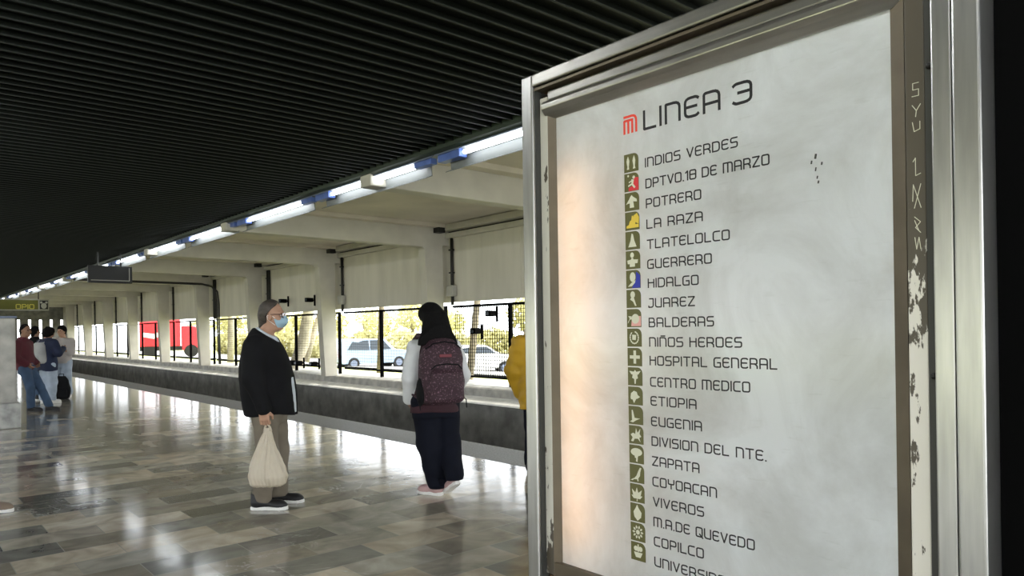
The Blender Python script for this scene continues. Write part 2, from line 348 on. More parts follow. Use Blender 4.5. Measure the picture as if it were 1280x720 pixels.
pr = [(1.318, 2.046), (1.311, 2.036), (1.311, 2.024), (1.320, 2.014), (1.337, 2.001), (1.345, 2.001), (1.345, 2.046)]
f1 = MB().prism(pr, 'y', .47, 1.366); sp(f1, 'top_glazing_bead', M['steel2'], bevel=.002)
f1 = MB().box(1.326, 1.345, .449, 1.357, .79, .835); sp(f1, 'bottom_glazing_bead', M['bronze'], bevel=.003)
f1 = MB().box(1.325, 1.40, .449, 1.386, .60, .788); sp(f1, 'lower_panel', M['steel2'])
for z in (1.36, 1.88, .92):
    f1 = MB().ball((1.3255, .4405, z), (.006, .006, .006)); sp(f1, 'screw', M['black'], smooth=True)
f1 = MB().add([(1.34, 1.343, .83), (1.34, .505, .83), (1.34, .505, 2.01), (1.34, 1.343, 2.01)], [(0, 3, 2, 1)]); sp(f1, 'display_panel', M['panel'])
f1 = MB().tube([(1.415, 1.285, .88), (1.415, 1.285, 1.86)], .012, 8); sp(f1, 'added_glow_tube', M['glowtube'])['label'] = 'unseen tube added behind the milky panel for its warm glow'  # added tube, puts the warm glow on the panel's left side
f1 = MB().box(1.37, 1.44, .27, .359, 0, 2.6); sp(f1, 'support_post', M['matt'])
f1 = MB().box(1.345, 1.40, 1.0, 1.06, 0, .5); sp(f1, 'support_post', M['black'])
f1 = MB().box(1.25, 1.52, .25, 1.10, 0, .015); sp(f1, 'base_plate', M['black'])

# --- lettering: a rounded square stroke alphabet
def rp(pts, rads):
    out = [pts[0]]
    for i in range(1, len(pts)-1):
        r = rads[i-1]; p = Vector(pts[i]); a = (Vector(pts[i-1])-p); b = (Vector(pts[i+1])-p)
        if r <= 0: out.append(pts[i]); continue
        r = min(r, a.length*.5+.001 if i > 1 else a.length, b.length*.5+.001 if i < len(pts)-2 else b.length)
        A = p+a.normalized()*r; B = p+b.normalized()*r
        for k in range(5):
            t = k/4; q = A*(1-t)**2+p*2*t*(1-t)+B*t*t; out.append((q.x, q.y))
    out.append(pts[-1]); return out
def G(w, *st): return (w, [rp(s[0], s[1]) if len(s) == 2 and isinstance(s[1], list) and s[1] and not isinstance(s[1][0], tuple) else s[0] for s in st])
ring = ([(.32, 1), (.65, 1), (.65, 0), (0, 0), (0, 1), (.32, 1)], [.18]*4)
GL = {
 'A': G(.65, ([(0, 0), (0, 1), (.65, 1), (.65, 0)], [.12, .28]), ([(0, .42), (.65, .42)],)),
 'B': G(.62, ([(0, .52), (0, 1), (.55, 1), (.55, .53), (0, .53)], [.02, .2, .15]), ([(0, .53), (.62, .53), (.62, 0), (0, 0), (0, .53)], [.2, .2, .02])),
 'C': G(.6, ([(.6, 1), (0, 1), (0, 0), (.6, 0)], [.24, .24])),
 'D': G(.65, ([(0, 0), (0, 1), (.65, 1), (.65, 0), (0, 0)], [.02, .3, .3])),
 'E': G(.58, ([(.58, .92), (.5, 1), (0, 1), (0, 0), (.5, 0), (.58, .08)], [.08, .3, .3, .08]), ([(0, .52), (.5, .52)],)),
 'G': G(.62, ([(.6, 1), (0, 1), (0, 0), (.62, 0), (.62, .47), (.34, .47)], [.26, .2, .03, .03])),
 'H': G(.62, ([(0, 1), (0, 0)],), ([(0, .55), (.62, .55)],), ([(.62, .9), (.62, 0)],)),
 'I': G(.0, ([(0, 1), (0, 0)],)),
 'J': G(.5, ([(.1, 1), (.5, 1), (.5, 0), (0, 0), (0, .14)], [.02, .24, .05])),
 'L': G(.55, ([(0, 1), (0, 0), (.55, 0)], [.04])),
 'M': G(.9, ([(0, 0), (0, 1), (.9, 1), (.9, 0)], [.03, .26]), ([(.45, 1), (.45, 0)],)),
 'N': G(.64, ([(0, 0), (0, 1), (.64, 1), (.64, 0)], [.03, .28])),
 'Ñ': G(.64, ([(0, 0), (0, 1), (.64, 1), (.64, 0)], [.03, .28]), ([(.12, 1.2), (.52, 1.2)],)),
 'O': G(.65, ring), 'Q': G(.65, ring, ([(.38, .28), (.7, -.1)],)),
 'P': G(.6, ([(0, 0), (0, 1), (.6, 1), (.6, .42), (0, .42)], [.03, .24, .18])),
 'R': G(.62, ([(0, 0), (0, 1), (.6, 1), (.6, .45), (0, .45)], [.03, .26, .14]), ([(.4, .45), (.62, .25), (.62, 0)], [.1])),
 'S': G(.6, ([(.58, 1), (0, 1), (0, .53), (.6, .53), (.6, 0), (.02, 0)], [.2, .15, .15, .2])),
 'T': G(.66, ([(0, 1), (.66, 1)],), ([(.33, 1), (.33, 0)],)),
 'U': G(.64, ([(0, 1), (0, 0), (.64, 0), (.64, 1)], [.28, .06])),
 'V': G(.62, ([(0, 1), (.31, 0), (.62, 1)],)),
 'Y': G(.62, ([(0, 1), (0, .5), (.62, .5), (.62, 1)], [.15, .15]), ([(.31, .5), (.31, 0)],)),
 'Z': G(.62, ([(0, 1), (.62, 1), (0, 0), (.62, 0)],)),
 '1': G(.22, ([(0, .82), (.22, 1), (.22, 0)],)),
 '3': G(.62, ([(0, .92), (.08, 1), (.62, 1), (.62, 0), (.08, 0), (0, .08)], [.06, .24, .24, .06]), ([(.18, .53), (.62, .53)],)),
 '8': G(.62, ring, ([(0, .53), (.65, .53)],)), '.': G(.02, ([(0, .0), (.02, .0)],)),
}
def strokes(mb, polys, ox, oz, sx, sz, t, x, d=.0006, place=None):
    """flat ribbons lying on the sign panel (normal -X): polys in glyph units"""
    e = 0
    def PT(a, b, k): return place(a, b, k) if place else (x-d-k, SY(a), b)
    for pl in polys:
        pts = [Vector((ox+p[0]*sx, oz+p[1]*sz)) for p in pl]
        for i in range(len(pts)-1):
            a, b = pts[i], pts[i+1]; v = b-a
            if v.length < 1e-7: v = Vector((1e-4, 0))
            n = Vector((-v.y, v.x)).normalized()*t/2; c = v.normalized()*t*.42
            A, B = (a-c if i == 0 else a-v.normalized()*t*.22), (b+c if i == len(pts)-2 else b+v.normalized()*t*.22)
            k = (e % 7)*2e-5; e += 1
            q = [A-n, B-n, B+n, A+n]
            mb.add([PT(w.x, w.y, k) for w in q]+[PT(w.x, w.y, -d*.9) for w in q], [(0, 3, 2, 1), (0, 1, 5, 4), (1, 2, 6, 5), (2, 3, 7, 6), (3, 0, 4, 7)])
def text_w(s, gap=.26, space=.5):
    w = 0
    for ch in s: w += space if ch == ' ' else GL[ch][0]+gap
    return w-gap
def text(mb, s, u0, z0, width, h, t, x, place=None):
    gap = .26; k = width/text_w(s); u = u0
    for ch in s:
        if ch == ' ': u += .5*k; continue
        w, st = GL[ch]; strokes(mb, st, u, z0, k, h, t, x, place=place); u += (w+gap)*k
PX = 1.34
def U(y): return 1.345-y
title = MB(); text(title, 'LINEA', U(1.050), 1.909, 1.050-.851, .041, .0062, PX); sp(title, 'line_title', M['ink'])['label'] = 'black lettering LINEA'
title = MB(); text(title, '3', U(.817), 1.909, .04, .041, .0062, PX); sp(title, 'line_number', M['ink'])['label'] = 'black numeral 3'
lg = MB(); st = [rp([(0, 1), (1, 1), (1, 0)], [.3])]+[[(q, .80), (q, 0)] for q in (.02, .345, .67)]+[[(0, .8), (.67, .8)]]
strokes(lg, [rp([(0, 1), (.99, 1), (.99, 0)], [.35]), [(.0, .0), (.0, .76), (.66, .76)], [(.33, .76), (.33, 0)], [(.66, .76), (.66, 0)]], U(1.109), 1.911, .036, .038, .0056, PX); sp(lg, 'metro_logo', M['red'])['label'] = 'red metro emblem of upright bars'
LINES = [('INDIOS VERDES', .81, 1.821), ('DPTVO.18 DE MARZO', .74, 1.772), ('POTRERO', .90, 1.726), ('LA RAZA', .897, 1.678), ('TLATELOLCO', .832, 1.631), ('GUERRERO', .876, 1.585), ('HIDALGO', .91, 1.541),
 ('JUAREZ', .92, 1.495), ('BALDERAS', .873, 1.450), ('NIÑOS HEROES', .807, 1.405), ('HOSPITAL GENERAL', .73, 1.362), ('CENTRO MEDICO', .79, 1.313), ('ETIOPIA', .92, 1.269), ('EUGENIA', .907, 1.222), ('DIVISION DEL NTE.', .756, 1.176),
 ('ZAPATA', .915, 1.130), ('COYOACAN', .872, 1.083), ('VIVEROS', .905, 1.036), ('M.A.DE QUEVEDO', .785, .990), ('COPILCO', .907, .945), ('UNIVERSIDAD', .83, .898)]
for i, (s, yr, z) in enumerate(LINES):
    ys = 1.048-.0005*i
    mb = MB(); text(mb, s, U(ys), z, ys-yr, .0195, .0030, PX); o = sp(mb, 'station_name', M['ink']); o['label'] = 'black lettering '+s
mb = MB()
for a, b, l, t in ((.700, 1.766, .006, .004), (.692, 1.757, .004, .003), (.712, 1.752, .003, .003), (.700, 1.742, .005, .0025), (.703, 1.727, .0035, .0025), (.705, 1.718, .003, .003)): strokes(mb, [[(0, 0), (.3, 1)]], 1.345-1.345+a, b, l*.6, l, t, PX)
o = sp(mb, 'scuff_mark', M['deepgrey']); o['label'] = 'small dark scuff marks right of the second line'; o['kind'] = 'stuff'
mb = MB()
gp = lambda a, b, k: (1.3255-k, .4785-a, b)
for st, z, h in (([[(.8, 1), (.1, 1), (.1, .5), (.8, .5), (.8, 0), (0, 0)]], 1.835, .022), ([[(0, 1), (.5, .5), (1, 1)], [(.5, .5), (.4, 0)]], 1.80, .02), ([[(0, 1), (.2, 0), (.9, .2), (.9, 1)]], 1.775, .016), ([[(.3, 1), (.3, 0), (.9, .1)], [(.3, 1), (0, .8)]], 1.70, .03), ([[(0, 1), (.9, 0)], [(.9, 1), (.1, 0)], [(0, 1), (-.1, .3)]], 1.645, .04), ([[(.1, 1), (.8, .7), (.2, .4), (.8, .1)], [(.1, .8), (.6, .2)]], 1.60, .03), ([[(.1, 1), (.3, 0), (.6, 1), (.8, 0)]], 1.575, .02)):
    strokes(mb, st, .010, z, .013, h, .0011, 0, place=gp)
o = sp(mb, 'scratched_mark', M['pale']); o['label'] = 'pale scratched scribbles on the right inner stile'; o['kind'] = 'stuff'
# station icons: rounded olive tiles with one pale symbol each
def poly_on(mb, pts, u0, z0, s, k):
    n = len(pts); q = [(PX-.0007-k, SY(u0+p[0]*s), z0+p[1]*s) for p in pts]
    mb.add(q, [tuple(range(n))[::-1]])
def circ(cx, cy, rx, ry=None, n=14, a0=0, a1=2*pi): ry = ry or rx; return [(cx+rx*cos(a0+(a1-a0)*i/n), cy+ry*sin(a0+(a1-a0)*i/n)) for i in range(n)]
def petal(cx, cy, a, l, w): d = Vector((cos(a), sin(a))); n = Vector((-d.y, d.x)); c = Vector((cx, cy)); return [tuple(c), tuple(c+d*l*.5+n*w), tuple(c+d*l), tuple(c+d*l*.5-n*w)]
IC = [
 [[(.2, .15), (.36, .15), (.34, .3), (.38, .6), (.34, .75), (.29, .88), (.22, .75), (.18, .6), (.24, .3)], [(.62, .15), (.8, .15), (.76, .3), (.8, .6), (.76, .75), (.71, .88), (.64, .75), (.6, .6), (.66, .3)]],
 [circ(.66, .75, .09), [(.5, .66), (.68, .62), (.62, .4), (.78, .2), (.68, .14), (.52, .34), (.28, .26), (.26, .34), (.5, .44)], [(.3, .52), (.5, .6), (.52, .54), (.34, .46)], circ(.28, .86, .06)],
 [[(.08, .36), (.3, .62), (.42, .8), (.5, .86), (.56, .78), (.84, .6), (.86, .46), (.6, .5), (.66, .16), (.36, .16), (.36, .42), (.2, .4)]],
 [[(.1, .12), (.95, .12), (.95, .3), (.72, .3), (.72, .5), (.62, .5), (.58, .78), (.48, .78), (.44, .55), (.34, .5), (.26, .3), (.1, .24)]],
 [[(.2, .14), (.78, .14), (.62, .5), (.54, .84), (.44, .88), (.36, .5)]],
 [circ(.45, .76, .13, .15), [(.1, .48), (.38, .52), (.4, .6), (.52, .6), (.54, .52), (.86, .5), (.82, .3), (.64, .3), (.64, .12), (.28, .12), (.28, .28), (.14, .28)]],
 [circ(.46, .62, .2, .27), [(.12, .1), (.4, .12), (.62, .3), (.66, .44), (.5, .36), (.36, .3)]],
 [circ(.44, .72, .16, .19), [(.34, .58), (.52, .56), (.62, .3), (.7, .1), (.6, .1), (.46, .34), (.26, .46)]],
 [[(.08, .3), (.2, .42), (.34, .44), (.34, .6), (.1, .62), (.2, .48), (.08, .2)], circ(.6, .46, .27)],
 [petal(.5+.3*cos(a), .5+.34*sin(a), a+1.9, .2, .05) for a in [x*pi/8-pi*1.35 for x in range(0, 14)]]+[[(.36, .38), (.6, .36), (.64, .64), (.36, .66)]],
 [[(.42, .14), (.6, .14), (.6, .41), (.86, .41), (.86, .59), (.6, .59), (.6, .86), (.42, .86), (.42, .59), (.16, .59), (.16, .41), (.42, .41)]],
 [[(.1, .8), (.42, .76), (.5, .86), (.6, .76), (.9, .82), (.74, .62), (.66, .6), (.7, .4), (.58, .36), (.54, .1), (.46, .1), (.44, .36), (.3, .42), (.34, .6), (.24, .62)]],
 [[(.16, .4), (.2, .64), (.4, .78), (.6, .72), (.66, .56), (.82, .46), (.66, .36), (.56, .34), (.4, .1), (.3, .3), (.2, .3)]],
 [[(.08, .14), (.24, .22), (.22, .78), (.3, .78), (.42, .36), (.8, .34), (.5, .22), (.3, .1)]],
 [[(.14, .14), (.26, .34), (.12, .5), (.3, .6), (.44, .54), (.5, .88), (.6, .62), (.8, .86), (.74, .58), (.86, .42), (.72, .36), (.8, .12), (.62, .3), (.4, .28), (.3, .12)]],
 [circ(.5, .62, .4, .22), [(.36, .46), (.64, .46), (.58, .28), (.4, .3)], [(.48, .3), (.6, .28), (.56, .08), (.46, .12)]],
 [[(.06, .12), (.2, .2), (.34, .26), (.48, .4), (.6, .66), (.72, .86), (.82, .84), (.74, .6), (.72, .4), (.6, .26), (.62, .1), (.54, .1), (.52, .2), (.3, .18), (.2, .1)]],
 [petal(.48, .2, a, .62, .11) for a in (pi/2, pi/2+.6, pi/2-.6)]+[petal(.48, .2, a, .42, .09) for a in (pi/2+1.15, pi/2-1.15)]+[[(.45, .06), (.53, .06), (.5, .3)]],
 [[(.5, .06), (.74, .26), (.78, .52), (.58, .76), (.48, .95), (.38, .76), (.22, .52), (.28, .26)]],
 [circ(.5, .5, .13)]+[petal(.5+.17*cos(a), .5+.17*sin(a), a, .22, .07) for a in [x*2*pi/10 for x in range(10)]],
 [circ(.34, .66, .14), circ(.66, .66, .14), [(.2, .46), (.8, .46), (.66, .18), (.34, .18)], [(.46, .9), (.54, .9), (.56, .5), (.44, .5)]],
]
pitch = (1.8385-.9195)/20
for i in range(21):
    s = .043; u0 = U(1.1115)+.0002*i; z0 = 1.8385-i*pitch-s/2
    mb = MB(); q = [(0, 0), (1, 0), (1, .68)]+[(1-.32+.32*cos(a), .68+.32*sin(a)) for a in (.4, .8, 1.2)]+[(.68, 1), (0, 1)]
    n = len(q); mb.add([(PX-.0005, SY(u0+p[0]*s), z0+p[1]*s) for p in q]+[(PX-.00005, SY(u0+p[0]*s), z0+p[1]*s) for p in q], [tuple(range(n))[::-1]]+[(j, (j+1) % n, n+(j+1) % n, n+j) for j in range(n)])
    ic = sp(mb, 'station_icon', M['olive'])
    ex = {1: ('ired', [(.62, .02), (.98, .02), (.98, .7), (.74, .74), (.56, .5), (.6, .3), (.3, .2), (.3, .02)]), 3: ('iyellow', [(.55, .5), (.95, .3), (.98, .66), (.84, .9), (.62, .8)]), 6: ('iblue', [(.4, .02), (.98, .02), (.98, .7), (.7, .92), (.7, .5)]), 8: ('ipink', [(.3, .06), (.98, .06), (.98, .6), (.5, .64), (.36, .5)])}
    if i in ex:
        mb = MB(); poly_on(mb, ex[i][1], u0, z0, s, .0); sp(mb, 'icon_field', M[ex[i][0]], ic)
    mb = MB()
    for j, pl in enumerate(IC[i]): poly_on(mb, pl, u0, z0, s, .0001+j*1e-5)
    sp(mb, 'icon_symbol', M['iyellow'] if i == 3 else M['pale'], ic)

# ------------------------------------------------------------------ ceiling lamps
def lamp(label, grp):
    r = thing('strip_lamp', label, 'lamp', (4.7, 0, 0), 0, grp)
    MB().prism([(-.04, 3.385), (-.03, 3.385), (-.02, 3.42), (.15, 3.42), (.15, 3.46), (-.02, 3.46)], 'y', -1.48, 1.48).build('housing', M['housing'], r)
    rf = MB().add([(.02, -1.2, 3.402), (.14, -1.2, 3.36), (.15, -1.2, 3.25), (.07, -1.2, 3.215), (.07, -1.2, 3.207), (.16, -1.2, 3.243), (.155, -1.2, 3.40),
                   (.02, 1.42, 3.402), (.14, 1.42, 3.36), (.15, 1.42, 3.25), (.07, 1.42, 3.215), (.07, 1.42, 3.207), (.16, 1.42, 3.243), (.155, 1.42, 3.40)],
                  [(i, (i+1) % 7, 7+(i+1) % 7, 7+i) for i in range(7)]+[(6, 5, 4, 3, 2, 1, 0), (7, 8, 9, 10, 11, 12, 13)])
    rf.build('reflector', M['reflector'], r)
    MB().tube([(.03, -1.02, 3.355), (.03, 1.02, 3.355)], .024, 12).build('tube', M['tube'], r, smooth=True)
    b = MB().box(-.01, .10, 1.06, 1.46, 3.31, 3.41).build('blue_end_box', M['blue'], r, bevel=.008)  # plain blue box at each end of the tube
    MB().box(-.005, .09, -1.40, -1.06, 3.33, 3.40).build('blue_end_box', M['blue'], r, bevel=.008)
    return r
YL = [8.1+3.0*k for k in range(-4, 17)]
base = None
for k, yl in enumerate(YL):
    lab = 'strip lamp along the platform roof edge, hidden behind the station list board' if yl < 5 else ORD[k-3]+' bright strip lamp along the roof edge counted away from the sign'
    if base is None: base = lamp(lab, 'strip lamps along the roof edge'); base.location.y = yl
    else: dup(base, (4.7, yl, 0), lab)
base2 = None
tube_mesh2 = None
for k in range(0, 12):
    yl = -4.5+4.2*k
    l2 = dup(base, (-.15, yl, -.1), 'strip lamp on the middle line of the ceiling, out of view'); l2['group'] = 'strip lamps on the middle line of the ceiling'
    l2.rotation_euler.z = pi
    for ch in l2.children:
        if ch.name.startswith('tube'):
            if tube_mesh2 is None: tube_mesh2 = ch.data.copy(); tube_mesh2.materials[0] = M['tube2']
            ch.data = tube_mesh2

# ------------------------------------------------------------------ fences, conduits, cameras
def fence(yc, first_mesh):
    r = thing('mesh_fence', '', 'fence', (9.6, yc, 0), 0, 'fence bays between the portal frames')
    MB().box(-.03, .03, .28, 5.0, 1.935, 1.985).build('top_rail', M['matt'], r); MB().box(-.03, .03, .28, 5.0, .415, .455).build('bottom_rail', M['matt'], r)
    for yy in (.30, 3.08):
        MB().box(-.035, .035, yy-.035, yy+.035, .255, 1.985).build('post', M['matt'], r)
    w = MB(); t = .0022 if not first_mesh else .0048; g = .075
    yy = .36
    while yy < 5.0:
        w.box(-t, t, yy-t, yy+t, .43, 1.94); yy += g
    z = .5
    while z < 1.93:
        w.box(-t, t, .3, 5.0, z-t, z+t); z += g
    w.build('wire_mesh', M['matt'], r); return r
fa = fence(COLY[3], True); fa['label'] = 'wire mesh fence bay behind the person with the burgundy backpack'
fb = None
for k, yc in enumerate(COLY):
    if k == 3: continue
    lab = 'mesh fence bay hidden behind the station list board' if k < 3 else ORD[k-4]+' mesh fence bay beyond the backpack wearer, counted away from the sign'
    if fb is None: fb = fence(yc, False); fb['label'] = lab
    else: dup(fb, (9.6, yc, 0), lab)
def conduit(label, ys, zt, zb, box):
    r = thing('conduit_pipe', label, 'pipe', (9.455, ys[0], 0), 0, 'black conduits on the track wall')
    for j, yy in enumerate(ys):
        MB().tube([(0, yy-ys[0], zb), (0, yy-ys[0], zt)], .035, 10).build('pipe', M['pipe'], r, smooth=True)
    if box: MB().box(-.10, .03, -.13, .10, 2.18, 2.42).build('junction_box', M['boxp'], r, bevel=.015)
    for z in (2.7, 3.2): MB().box(-.045, .03, -.06, .06, z-.015, z+.015).build('pipe_clamp', M['black'], r)
    return r
for k, yc in enumerate(COLY):
    if k < 4: continue
    n = {6: (0, .12), 7: (0, .1), 8: (0,), }.get(k, (0,))
    conduit('black conduit on the wall beside the '+ORD[k-4]+' portal frame counted away from the backpack wearer' if k != 4 else 'black conduit with junction box just right of the backpack wearer\'s head', [yc-.16-.14*j for j in range(len(n))], 3.46, 1.99, k in (4, 5))
# conduits crossing under a beam and bending down the wall
r = thing('roof_conduit', 'pair of black conduits running under the roof beam and bending down the wall', 'pipe', (6, 27.4, 0))
for j, o in enumerate((0, .12)):
    MB().tube([(-1.2, -o, 3.32-o*.3), (2.9, -o, 3.28-o*.3), (3.25, -o, 3.2-o*.3), (3.4+o*.2, -o, 3.0), (3.45+o*.2, -o, 2.5), (3.45+o*.2, -o, 1.7), (3.5, -o, .3)], .028, 10).build('pipe', M['pipe'], r, smooth=True)
def camera_device(label, p, rz):
    r = thing('security_camera', label, 'camera', p, rz, 'small black cameras on the track wall and fence')
    MB().box(-.02, .02, -.02, .02, -.16, .16).build('mount_plate', M['matt'], r); MB().tube([(0, 0, 0), (-.10, .05, .02)], .022, 8).build('arm', M['matt'], r, smooth=True)
    h = MB().box(-.28, -.06, -.02, .12, -.05, .07).build('housing', M['matt'], r, bevel=.015); MB().tube([(-.30, .05, .01), (-.28, .05, .01)], .04, 12).build('lens', M['glass'], h)
    return r
CAMS = [((9.48, 21.25, 2.40), 'black wall camera just right of the masked person\'s glasses'), ((9.48, 19.45, 2.36), 'black wall camera beside the portal frame right of the masked person'), ((9.565, 11.36, 1.76), 'upper black camera on the mesh fence right of the backpack wearer'),
        ((9.565, 11.87, 1.40), 'lower black camera on the mesh fence beside the leaning trunk'), ((9.54, 20.85, .52), 'leftmost small black camera low on the fence right of the masked person'), ((9.54, 20.35, .52), 'middle small black camera low on the fence right of the masked person'), ((9.54, 19.35, .52), 'rightmost small black camera low on the fence right of the masked person')]
for p, l in CAMS: camera_device(l, p, .3)

# pale steel post at the left edge of the view
r = thing('steel_post', 'waist thick pale steel post at the left edge beside the maroon hoodie', 'post', (1.28, 14.06, 0))
MB().box(-.33, .33, -.34, .34, .40, 1.74).build('post_body', M['curb'], r, bevel=.02); MB().box(-.36, .38, -.38, .38, 0, .40).build('plinth', mat('plinth_mottle', (.33, .33, .31), .3, vary=.4, vscale=7), r, bevel=.015)  # plinth mottle paints reflections in metal into the colour
MB().box(-.35, .35, -.36, .36, 1.735, 1.77).build('cap', M['housing'], r, bevel=.008)

# hanging signs
r = thing('hanging_sign', 'dark hanging sign box seen from behind below the strip lamps', 'sign', (4.2, 19.8, 0))
MB().box(-.42, .55, -.05, .05, 2.72, 3.14).build('sign_box', M['black'], r, bevel=.01)
b = MB(); b.box(-.36, .49, -.058, -.052, 2.775, 2.79).box(.475, .49, -.058, -.052, 2.775, 3.1); b.build('edge_trim', M['boxp'], r)
for x in (-.2, .3): MB().tube([(x, 0, 3.12), (x, 0, 3.5)], .015, 8).build('hanger_rod', M['black'], r)
gs = thing('hanging_sign', 'olive green hanging direction sign with yellow letters and a pictogram square at far left', 'sign', (4.6, 35, 0))
MB().box(-1.6, .66, -.06, .06, 2.49, 2.95).build('sign_frame', mat('sign_frame_grey', (.36, .36, .31), .5), gs, bevel=.01)
MB().box(-1.55, .28, -.068, -.061, 2.53, 2.91).build('olive_field', mat('olive_field', (.115, .115, .012), .5), gs)
ps = MB().box(.33, .62, -.068, -.061, 2.54, 2.90).build('pictogram_square', M['black'], gs)
mb = MB(); mb.add([(.475+p[0], -.070, 2.68+p[1]) for p in circ(0, 0, .10, .12)], [tuple(range(14))[::-1]])
for dx in (-.09, .09): mb.add([(.475+dx+p[0], -.0705, 2.82+p[1]) for p in circ(0, 0, .045)], [tuple(range(14))[::-1]])
mb.build('pictogram', mat('pictogram_pale', (.42, .42, .38), .5), ps)
mb = MB(); text(mb, 'OPIO', 0, 0, .60, .17, .035, 0, place=lambda a, b, k: (-.47+a, -.070-k, 2.56+b))
mb.build('sign_lettering', mat('sign_yellow', (.52, .46, .07), .5), gs)
for x in (-1.2, .3): MB().tube([(x, 0, 2.93), (x, 0, 3.5)], .018, 8).build('hanger_rod', M['black'], gs)

# ------------------------------------------------------------------ outside: trees, bushes, vehicles
def gz(x): return float(np.interp(x, xs, zs))
def leaves(mb, c, r, n, s):
    for _ in range(n):
        d = np.random.normal(size=3); d /= np.linalg.norm(d); p = np.array(c)+np.array(r)*d*np.random.uniform(.45, 1)**.5
        a = np.random.normal(size=3); a /= np.linalg.norm(a); b = np.cross(a, np.random.normal(size=3)); b /= np.linalg.norm(b); q = s*np.random.uniform(.6, 1.3)
        mb.add([p-a*q, p+b*q*.5, p+a*q, p-b*q*.5], [(0, 1, 2, 3)])
def tree(label, pts, rads, crown, leafm, barkm, branches=(), grp=None, n=700, s=.22):
    b = Vector(pts[0]); r = thing('tree', label, 'tree', b, 0, grp)
    mb = MB().tube([Vector(p)-b for p in pts], list(rads), 10); mb.build('trunk', barkm, r, smooth=True)
    for bp, br in branches: MB().tube([Vector(p)-b for p in bp], list(br), 8).build('branch', barkm, r, smooth=True)
    lv = MB()
    for c, rr in crown: leaves(lv, Vector(c)-b, rr, n, s)
    if crown: lv.build('foliage', leafm, r)
    return r
def on(px, py, d): p = WP(px, py, d); return p
b0 = on(587, 474, 18); t0 = on(597, 372, 18.3)
tree('grey leaning trunk behind the mesh fence right of the backpack wearer', [(b0.x, b0.y, gz(b0.x)-.1), b0, t0, t0+(t0-b0)*1.0], [.10, .095, .085, .05], [(t0+Vector((2.5, -2.5, 4.2)), (1.2, 1.2, 1.0))], M['leaf'], M['bark'], n=900)
b0 = on(474, 475, 21); t0 = on(477, 388, 21)
tree('slim upright trunk in front of the parked blue car', [(b0.x, b0.y, gz(b0.x)-.1), b0, t0, t0+Vector((.1, .2, 2.4))], [.10, .085, .08, .05], [(t0+Vector((1.2, .5, 3.6)), (1.2, 1.2, 1.0))], M['leaf'], M['bark'], n=800)
b0 = on(369, 462, 23); t0 = on(386, 388, 23); t1 = on(402, 385, 23.5); m0 = on(380, 425, 23)
tree('thick forked pale trunk leaning right beside the masked person', [(b0.x, b0.y, gz(b0.x)-.1), b0, m0, t0, t0+(t0-b0)*.8], [.24, .22, .20, .17, .1], [(t0+Vector((2.2, 1, 4)), (1.3, 1.3, 1.0))], M['leaf2'], M['palebark'],
     branches=[([on(383, 452, 23), on(390, 425, 23.2), t1, t1+Vector((.5, -.3, 1.6))], [.1, .1, .09, .05])], n=800)
b0 = on(288, 462, 29); t0 = on(289, 395, 29)
tree('pale upright trunk beyond the fence left of the masked person', [(b0.x, b0.y, gz(b0.x)-.1), b0, t0, t0+Vector((.1, .2, 2))], [.15, .13, .12, .08], [(t0+Vector((0, 0, 3)), (2.2, 2.2, 1.2))], M['leaf'], M['palebark'], n=700)
b0 = on(203, 450, 40); t0 = on(203, 395, 40)
tree('white painted trunk between the two red patches beyond the fence', [(b0.x, b0.y, gz(b0.x)-.1), b0, t0, t0+Vector((.1, .2, 2))], [.16, .15, .14, .08], [(t0+Vector((0, 0, 3)), (2.2, 2.2, 1.2))], M['leaf'], M['palebark'], n=500)
rnd = random.Random(3)
for i in range(27):
    x = (34, 39.5, 45)[i % 3]+rnd.uniform(-.5, .5); yv = -4+i*4.6+rnd.uniform(-.4, .4); h = rnd.uniform(3.2, 5)
    g = gz(x); dx = rnd.uniform(-.5, .5); dy = rnd.uniform(-.6, .6)
    cr = [((x+dx+rnd.uniform(-.7, .7), yv+dy+rnd.uniform(-.9, .9), g+h*rnd.uniform(.7, 1.05)), (1.4, 1.7, 1.2)) for _ in range(3)]
    tree('slender background tree with yellow green leaves beyond the street', [(x, yv, g-.1), (x+dx*.4, yv+dy*.4, g+h*.5), (x+dx, yv+dy, g+h)], [.24, .19, .08], cr, [M['leaf'], M['leaf2']][i % 2], M['bark'],
         branches=[([(x+dx*.4, yv+dy*.4, g+h*.45), (x+dx*.4+.9, yv+dy*.4+.7, g+h*.8)], [.07, .03]), ([(x+dx*.4, yv+dy*.4, g+h*.5), (x+dx*.4-.7, yv+dy*.4-.9, g+h*.85)], [.07, .03])], grp='background trees beyond the street', n=230, s=.22)
for i in range(16):
    x = 30.2+rnd.uniform(-.3, .3); yv = 4+i*5.4+rnd.uniform(-.2, .2); g = gz(x)
    lv = MB(); leaves(lv, (0, 0, 1.2), (1.3, 2.5, 1.35), 1300, .24)
    r = thing('bush', 'low yellow green bush in the hedge beyond the street', 'bush', (x, yv, g), 0, 'hedge bushes beyond the street'); lv.build('foliage', M['leaf'] if i % 3 else M['leaf2'], r)
    st = MB()
    for a in range(4): st.tube([(0, 0, -.05), (cos(a*1.6)*.6, sin(a*1.6)*.8, 1.1)], [.05, .02], 6)
    st.build('stems', M['bark'], r)

